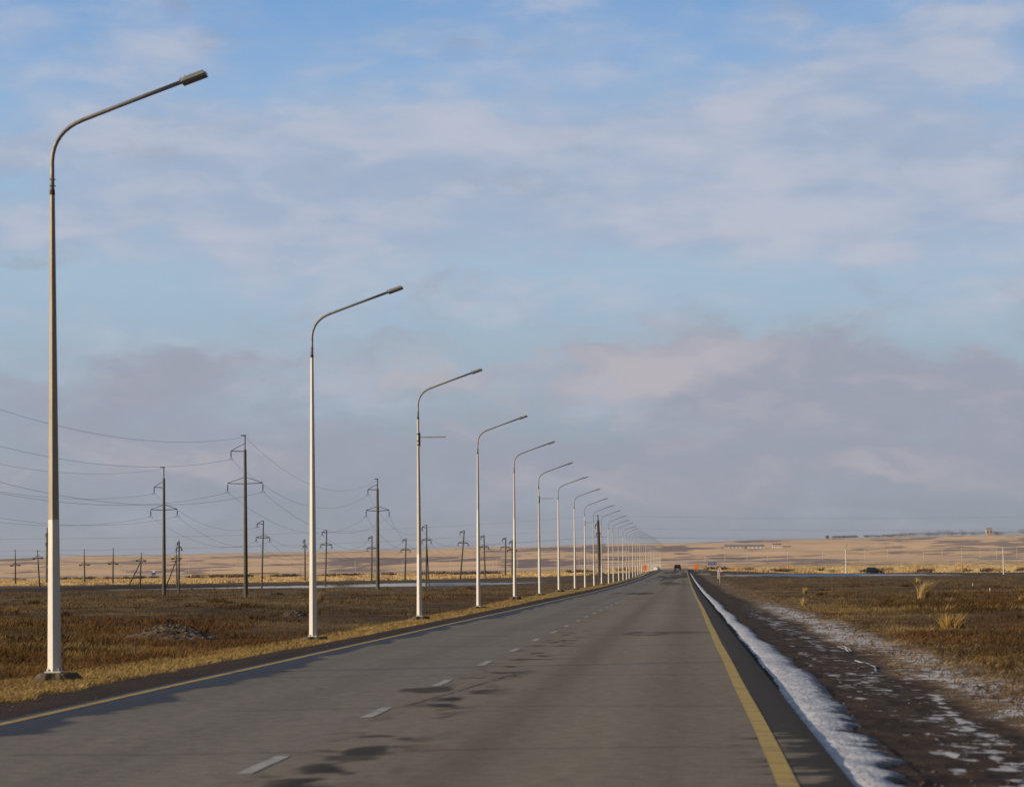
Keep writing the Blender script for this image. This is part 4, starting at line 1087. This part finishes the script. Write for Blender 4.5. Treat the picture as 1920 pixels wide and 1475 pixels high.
# mounds of rubble
def mound(px0, px1, pyt, pyb, label, seed, snowy):
    r0 = np.random.default_rng(seed); cxp = (px0+px1)/2; Y = EYE*F/(pyb-hor(cxp)); x = X_of(cxp, pyb, Y); z = gz(x, Y)
    Wd = (px1-px0)*Y/F; H = (pyb-pyt)*Y/F; root = empty('rubble_heap', (x, Y+Wd*.3, z)); tag(root, label, 'rubble heap', 'rubble heaps on the left steppe')
    n = 60; u = np.linspace(-1, 1, n); UU, VV = np.meshgrid(u, u); rr = np.hypot(UU*(1+.15*np.sin(3*VV)), VV)
    hgt = np.clip(1-rr**1.5, 0, 1)*H*(.75+.4*fbm(UU*2+5, VV*2, 3, seed))+(fbm(UU*9, VV*9, 3, seed+1)-.5)*H*.22*(rr < 1)-.06*(rr > .96)
    P = np.stack([(UU*Wd*.55).ravel(), (VV*Wd*.40).ravel(), hgt.ravel()-.02], 1)
    i = np.arange(n-1)[:, None]*n; jj = np.arange(n-1)[None, :]; ix = np.stack([i+jj, i+jj+1, i+n+jj+1, i+n+jj], -1).reshape(-1)
    C = lerp(np.array([[.07, .048, .035]]), np.array([[.17, .12, .075]]), ss(.4, .6, fbm(UU*5, VV*5, 4, seed+2)).ravel()[:, None])
    sn = np.clip(snowy*(.05+.6*fbm(UU*4, VV*4, 3, seed+3))*ss(-.1, .7, UU), 0, 1).ravel()*(rr.ravel() < .95)
    o = np_mesh('soil', P, ix, 4, M_ground, {'Col': C, 'Snow': sn}, smooth=True); o.parent = root
    m_ = 420; a = r0.uniform(0, 2*math.pi, m_); q = np.sqrt(r0.uniform(0, .85, m_)); uu, vv = q*np.cos(a), q*np.sin(a)
    hh = np.clip(1-q**1.5, 0, 1)*H*.95; sz = r0.gamma(2, .008, m_)+.008
    oc = np.array([[1, 0, 0], [-1, 0, 0], [0, 1, 0], [0, -1, 0], [0, 0, .8], [0, 0, -.6]])
    V = oc[None]*sz[:, None, None]*r0.uniform(.5, 1.4, (m_, 6, 1))+np.stack([uu*Wd*.55, vv*Wd*.4, hh], 1)[:, None]
    f = np.array([[0, 2, 4], [2, 1, 4], [1, 3, 4], [3, 0, 4], [2, 0, 5], [1, 2, 5], [3, 1, 5], [0, 3, 5]]); ix = (f[None]+np.arange(m_)[:, None, None]*6).reshape(-1)
    tone = (r0.uniform(0, 1, m_)**2*(.35+.65*(uu > 0)))[:, None]
    C = np.repeat(lerp(np.array([[.08, .06, .045]]), np.array([[.36, .35, .36]]), tone), 6, 0)
    o = np_mesh('stones', V.reshape(-1, 3), ix, 3, bpy.data.materials['gravel_stone'], {'Col': C}); o.parent = root; o['kind'] = 'stuff'
mound(222, 382, 1158, 1187, 'larger heap of snow-flecked rubble between the first two street lamps', 5, 1.3)
mound(522, 574, 1136, 1149, 'smaller pale rubble heap just left of the second street lamp', 9, .8)

# ================================================================== HAZE
def haze():
    q = MB().box((0, 0, 74), (54000, 54000, 270)); hm = bpy.data.materials.new('thin_haze'); hm.use_nodes = True; t = NT(hm.node_tree); t.n.clear()
    v = t.n.new('ShaderNodeVolumePrincipled'); v.inputs['Color'].default_value = (.80, .88, 1, 1); v.inputs['Density'].default_value = HAZE; v.inputs['Anisotropy'].default_value = .2
    o = t.n.new('ShaderNodeOutputMaterial'); t.l.new(v.outputs[0], o.inputs['Volume'])
    h = q.make('haze', hm); tag(h, 'thin pale air over the whole plain', 'haze', kind='stuff')
HAZE = 3.5e-5
haze()
# ================================================================== FAR THINGS
M_wallw = mat('white_wall', (.62, .58, .52), .9, var=.1, scale=.3); M_wallc = mat('cream_wall', (.46, .38, .28), .9, var=.12, scale=.3); M_roofg = mat('grey_roof', (.20, .21, .23), .8, var=.12, scale=.3)
M_roofb = mat('brown_roof', (.17, .09, .07), .8, var=.12, scale=.3); M_redd = mat('red_wall', (.35, .07, .05), .8, var=.1)
M_win = mat('dark_window', (.03, .035, .045), .25, var=.1)
def house(px0, px1, pyt, pyb, Y, depth, wallm, roofm, name, label, roofk=.4, nwin=4, gable=False, hip=False):
    x0, x1 = X_of(px0, pyb, Y), X_of(px1, pyb, Y); W_ = x1-x0; H = (pyb-pyt)*Y/F; cx = (x0+x1)/2; z = Z_of((px0+px1)/2, pyb, Y)
    root = empty(name, (cx, Y, z)); tag(root, label, 'building')
    hw = H*(1-roofk)
    wl = MB().box((0, depth/2, hw/2-2), (W_, depth, hw+4)).make('wall', wallm, root)
    if roofk > 0:
        q = MB(); e = .4; i_ = W_*.12 if hip else 0
        q.v = [(-W_/2-e, -e, hw), (W_/2+e, -e, hw), (W_/2+e, depth+e, hw), (-W_/2-e, depth+e, hw), (-W_/2-e+i_, depth/2, H), (W_/2+e-i_, depth/2, H)]
        q.f = [(0, 1, 5, 4), (2, 3, 4, 5), (0, 4, 3), (1, 2, 5), (3, 2, 1, 0)]; q.make('roof', roofm, root)
    for k in range(nwin):
        wx = -W_/2+W_*(k+.5)/nwin; ww = W_/nwin*.4
        MB().box((wx, -.03, hw*.55), (ww, .1, hw*.38)).make('window', M_win, wl)
    return root
barn = house(1358, 1432, 1021, 1028.7, 4200, 16, M_wallw, M_roofg, 'farm_building', 'long low farm building with grey roof on the far slope', .5, 10)
MB().box((2, -.15, 1.6), (5, .2, 3)).make('door', M_redd, barn)
MB().box((-36, 5, 1.2), (7, 9, 4)).make('annex', M_roofg, barn)
house(1447, 1463.5, 1019, 1026.5, 4250, 11, M_wallw, M_roofb, 'farmhouse', 'small white farmhouse with a brown roof right of the long farm building', .3, 4)
house(1466, 1482, 1023.5, 1027, 4300, 7, mat('fence_tan', (.5, .38, .27), .9, var=.1), M_roofb, 'farm_shed', 'low tan shed right of the white farmhouse', .25, 3)
house(1841.5, 1853, 990.5, 1005, 5900, 14, M_wallc, M_roofg, 'tower_block', 'pale square building with a grey top rising above the trees on the skyline', .14, 2, hip=True)
house(1493, 1502, 1049.5, 1053, 2150, 8, M_wallw, M_roofg, 'white_shed', 'tiny white shed near the distant road, right half of the plain', .3, 2)
house(1553, 1556, 1043, 1046.5, 2500, 4, M_wallw, M_roofg, 'white_hut', 'tiny white hut above the distant road on the right plain', .3, 1)
# cabinets at the thick pole
for i, (px0, px1, pyt, pyb, lb) in enumerate(((1121, 1123.8, 1065.5, 1072.5, 'narrow white cabinet left of the thick dark power pole'), (1126, 1134, 1064.5, 1073, 'wide white cabinet right of the thick dark power pole'))):
    Y = 566.+i*6; x0, x1 = X_of(px0, pyb, Y), X_of(px1, pyb, Y); z = Z_of(px0, pyb, Y); h = (pyb-pyt)*Y/F; ww = x1-x0
    root = empty('equipment_cabinet', ((x0+x1)/2, Y, z)); tag(root, lb, 'cabinet', 'white cabinets by the dark pole')
    bd = MB().box((0, 0, h/2), (ww, .5, h), None, .02).make('body', M_signw, root)
    MB().box((0, -.262, h*.5), (ww*.8, .02, h*.8)).make('door', M_wallw, root)
    MB().box((0, 0, h+.03), (ww+.1, .6, .06)).make('lid', M_roofg, root); MB().box((0, 0, -.75), (ww*.9, .5, 1.5)).make('plinth', M_pc, root)
# yellow raised pipe
M_pipe = mat('yellow_pipe', (.88, .66, .26), .5, var=.1, scale=.5)
def pipe(px0, px1, py0, py1, Y, label, drop):
    a = Vector((X_of(px0, py0, Y), Y, Z_of(px0, py0, Y))); b = Vector((X_of(px1, py1, Y+40), Y+40, Z_of(px1, py1, Y+40)))
    root = empty('raised_pipe', a); tag(root, label, 'pipeline', 'raised yellow pipes on the left plain'); L_ = b-a
    MB().tube([(0, 0, 0), tuple(L_)], .24, 8).make('pipe', M_pipe, root); MB().tube([(0, .5, -.55), tuple(L_+Vector((0, .5, -.5)))], .16, 8).make('lower_pipe', M_pipe, root)
    n = int(L_.length/7)
    for k in range(n+1):
        p = L_*(k/n); g = gz(a.x+p.x, a.y+p.y)-a.z
        MB().box((p.x, p.y+.2, (p.z+min(g, p.z-.8)-.4)/2), (.28, .9, abs(p.z-min(g, p.z-.8))+.4)).make('support', M_pipe, root)
pipe(352, 470, 1077.5, 1076.5, 985, 'long yellow pipe on supports behind the tall power poles', 4)
pipe(462, 520, 1074.3, 1073.5, 1120, 'shorter yellow pipe beyond the tallest power pole', 4)
# skyline trees
M_leaf = mat('bare_twigs', (.13, .115, .105), .95, var=.25, scale=.5); M_trunk = mat('bare_trunk', (.10, .08, .07), .95, var=.2)
def crown_cloud(cx, cy, cz, rx, ry, rz, n, seed, size):
    r0 = np.random.default_rng(seed); d = r0.normal(0, 1, (n, 3)); d /= np.linalg.norm(d, axis=1)[:, None]; d *= (r0.uniform(0, 1, n)**.45)[:, None]
    c = d*np.array([rx, ry, rz])+np.array([cx, cy, cz]); e = r0.normal(0, size, (n, 3, 3)); return (c[:, None]+e)
def tri_obj(name, T, m, parent=None):
    o = np_mesh(name, T.reshape(-1, 3), np.arange(len(T)*3), 3, m)
    if parent: o.parent = parent
    return o
Y = 5900.; px, py = 1549, 1010.5; x = X_of(px, py, Y); z = Z_of(px, py, Y)-1
tree = empty('tree', (x, Y, z)); tag(tree, 'lone round bare tree on the skyline right of the farm', 'tree')
MB().tube([(0, 0, -3), (0, 0, 3), (.5, 0, 6)], [.7, .5, .3], 6).make('trunk', M_trunk, tree)
tri_obj('crown', crown_cloud(0, 0, 5.4, 5, 4, 4.2, 700, 3, .45), M_leaf, tree)
T = []; r0 = np.random.default_rng(12)
for k in range(330):
    px = r0.uniform(1560, 2300) if k % 5 else r0.uniform(1560, 1690); dense = px > 1684
    if not dense and r0.uniform() < .45: px = r0.uniform(1684, 2300); dense = True
    Y = 5950+r0.uniform(-60, 60); x = (px-1270)*Y/F
    zb = gz(x, Y)+2.0; s_ = (r0.uniform(4.5, 9) if dense else r0.uniform(2.2, 4.5)); T.append(crown_cloud(x, Y, zb+s_*.7, s_*1.7, s_, s_*.85, 110, 100+k, .5))
o = tri_obj('tree_line', np.concatenate(T), M_leaf); tag(o, 'dark strip of bare trees along the skyline at the right', 'trees', kind='stuff')
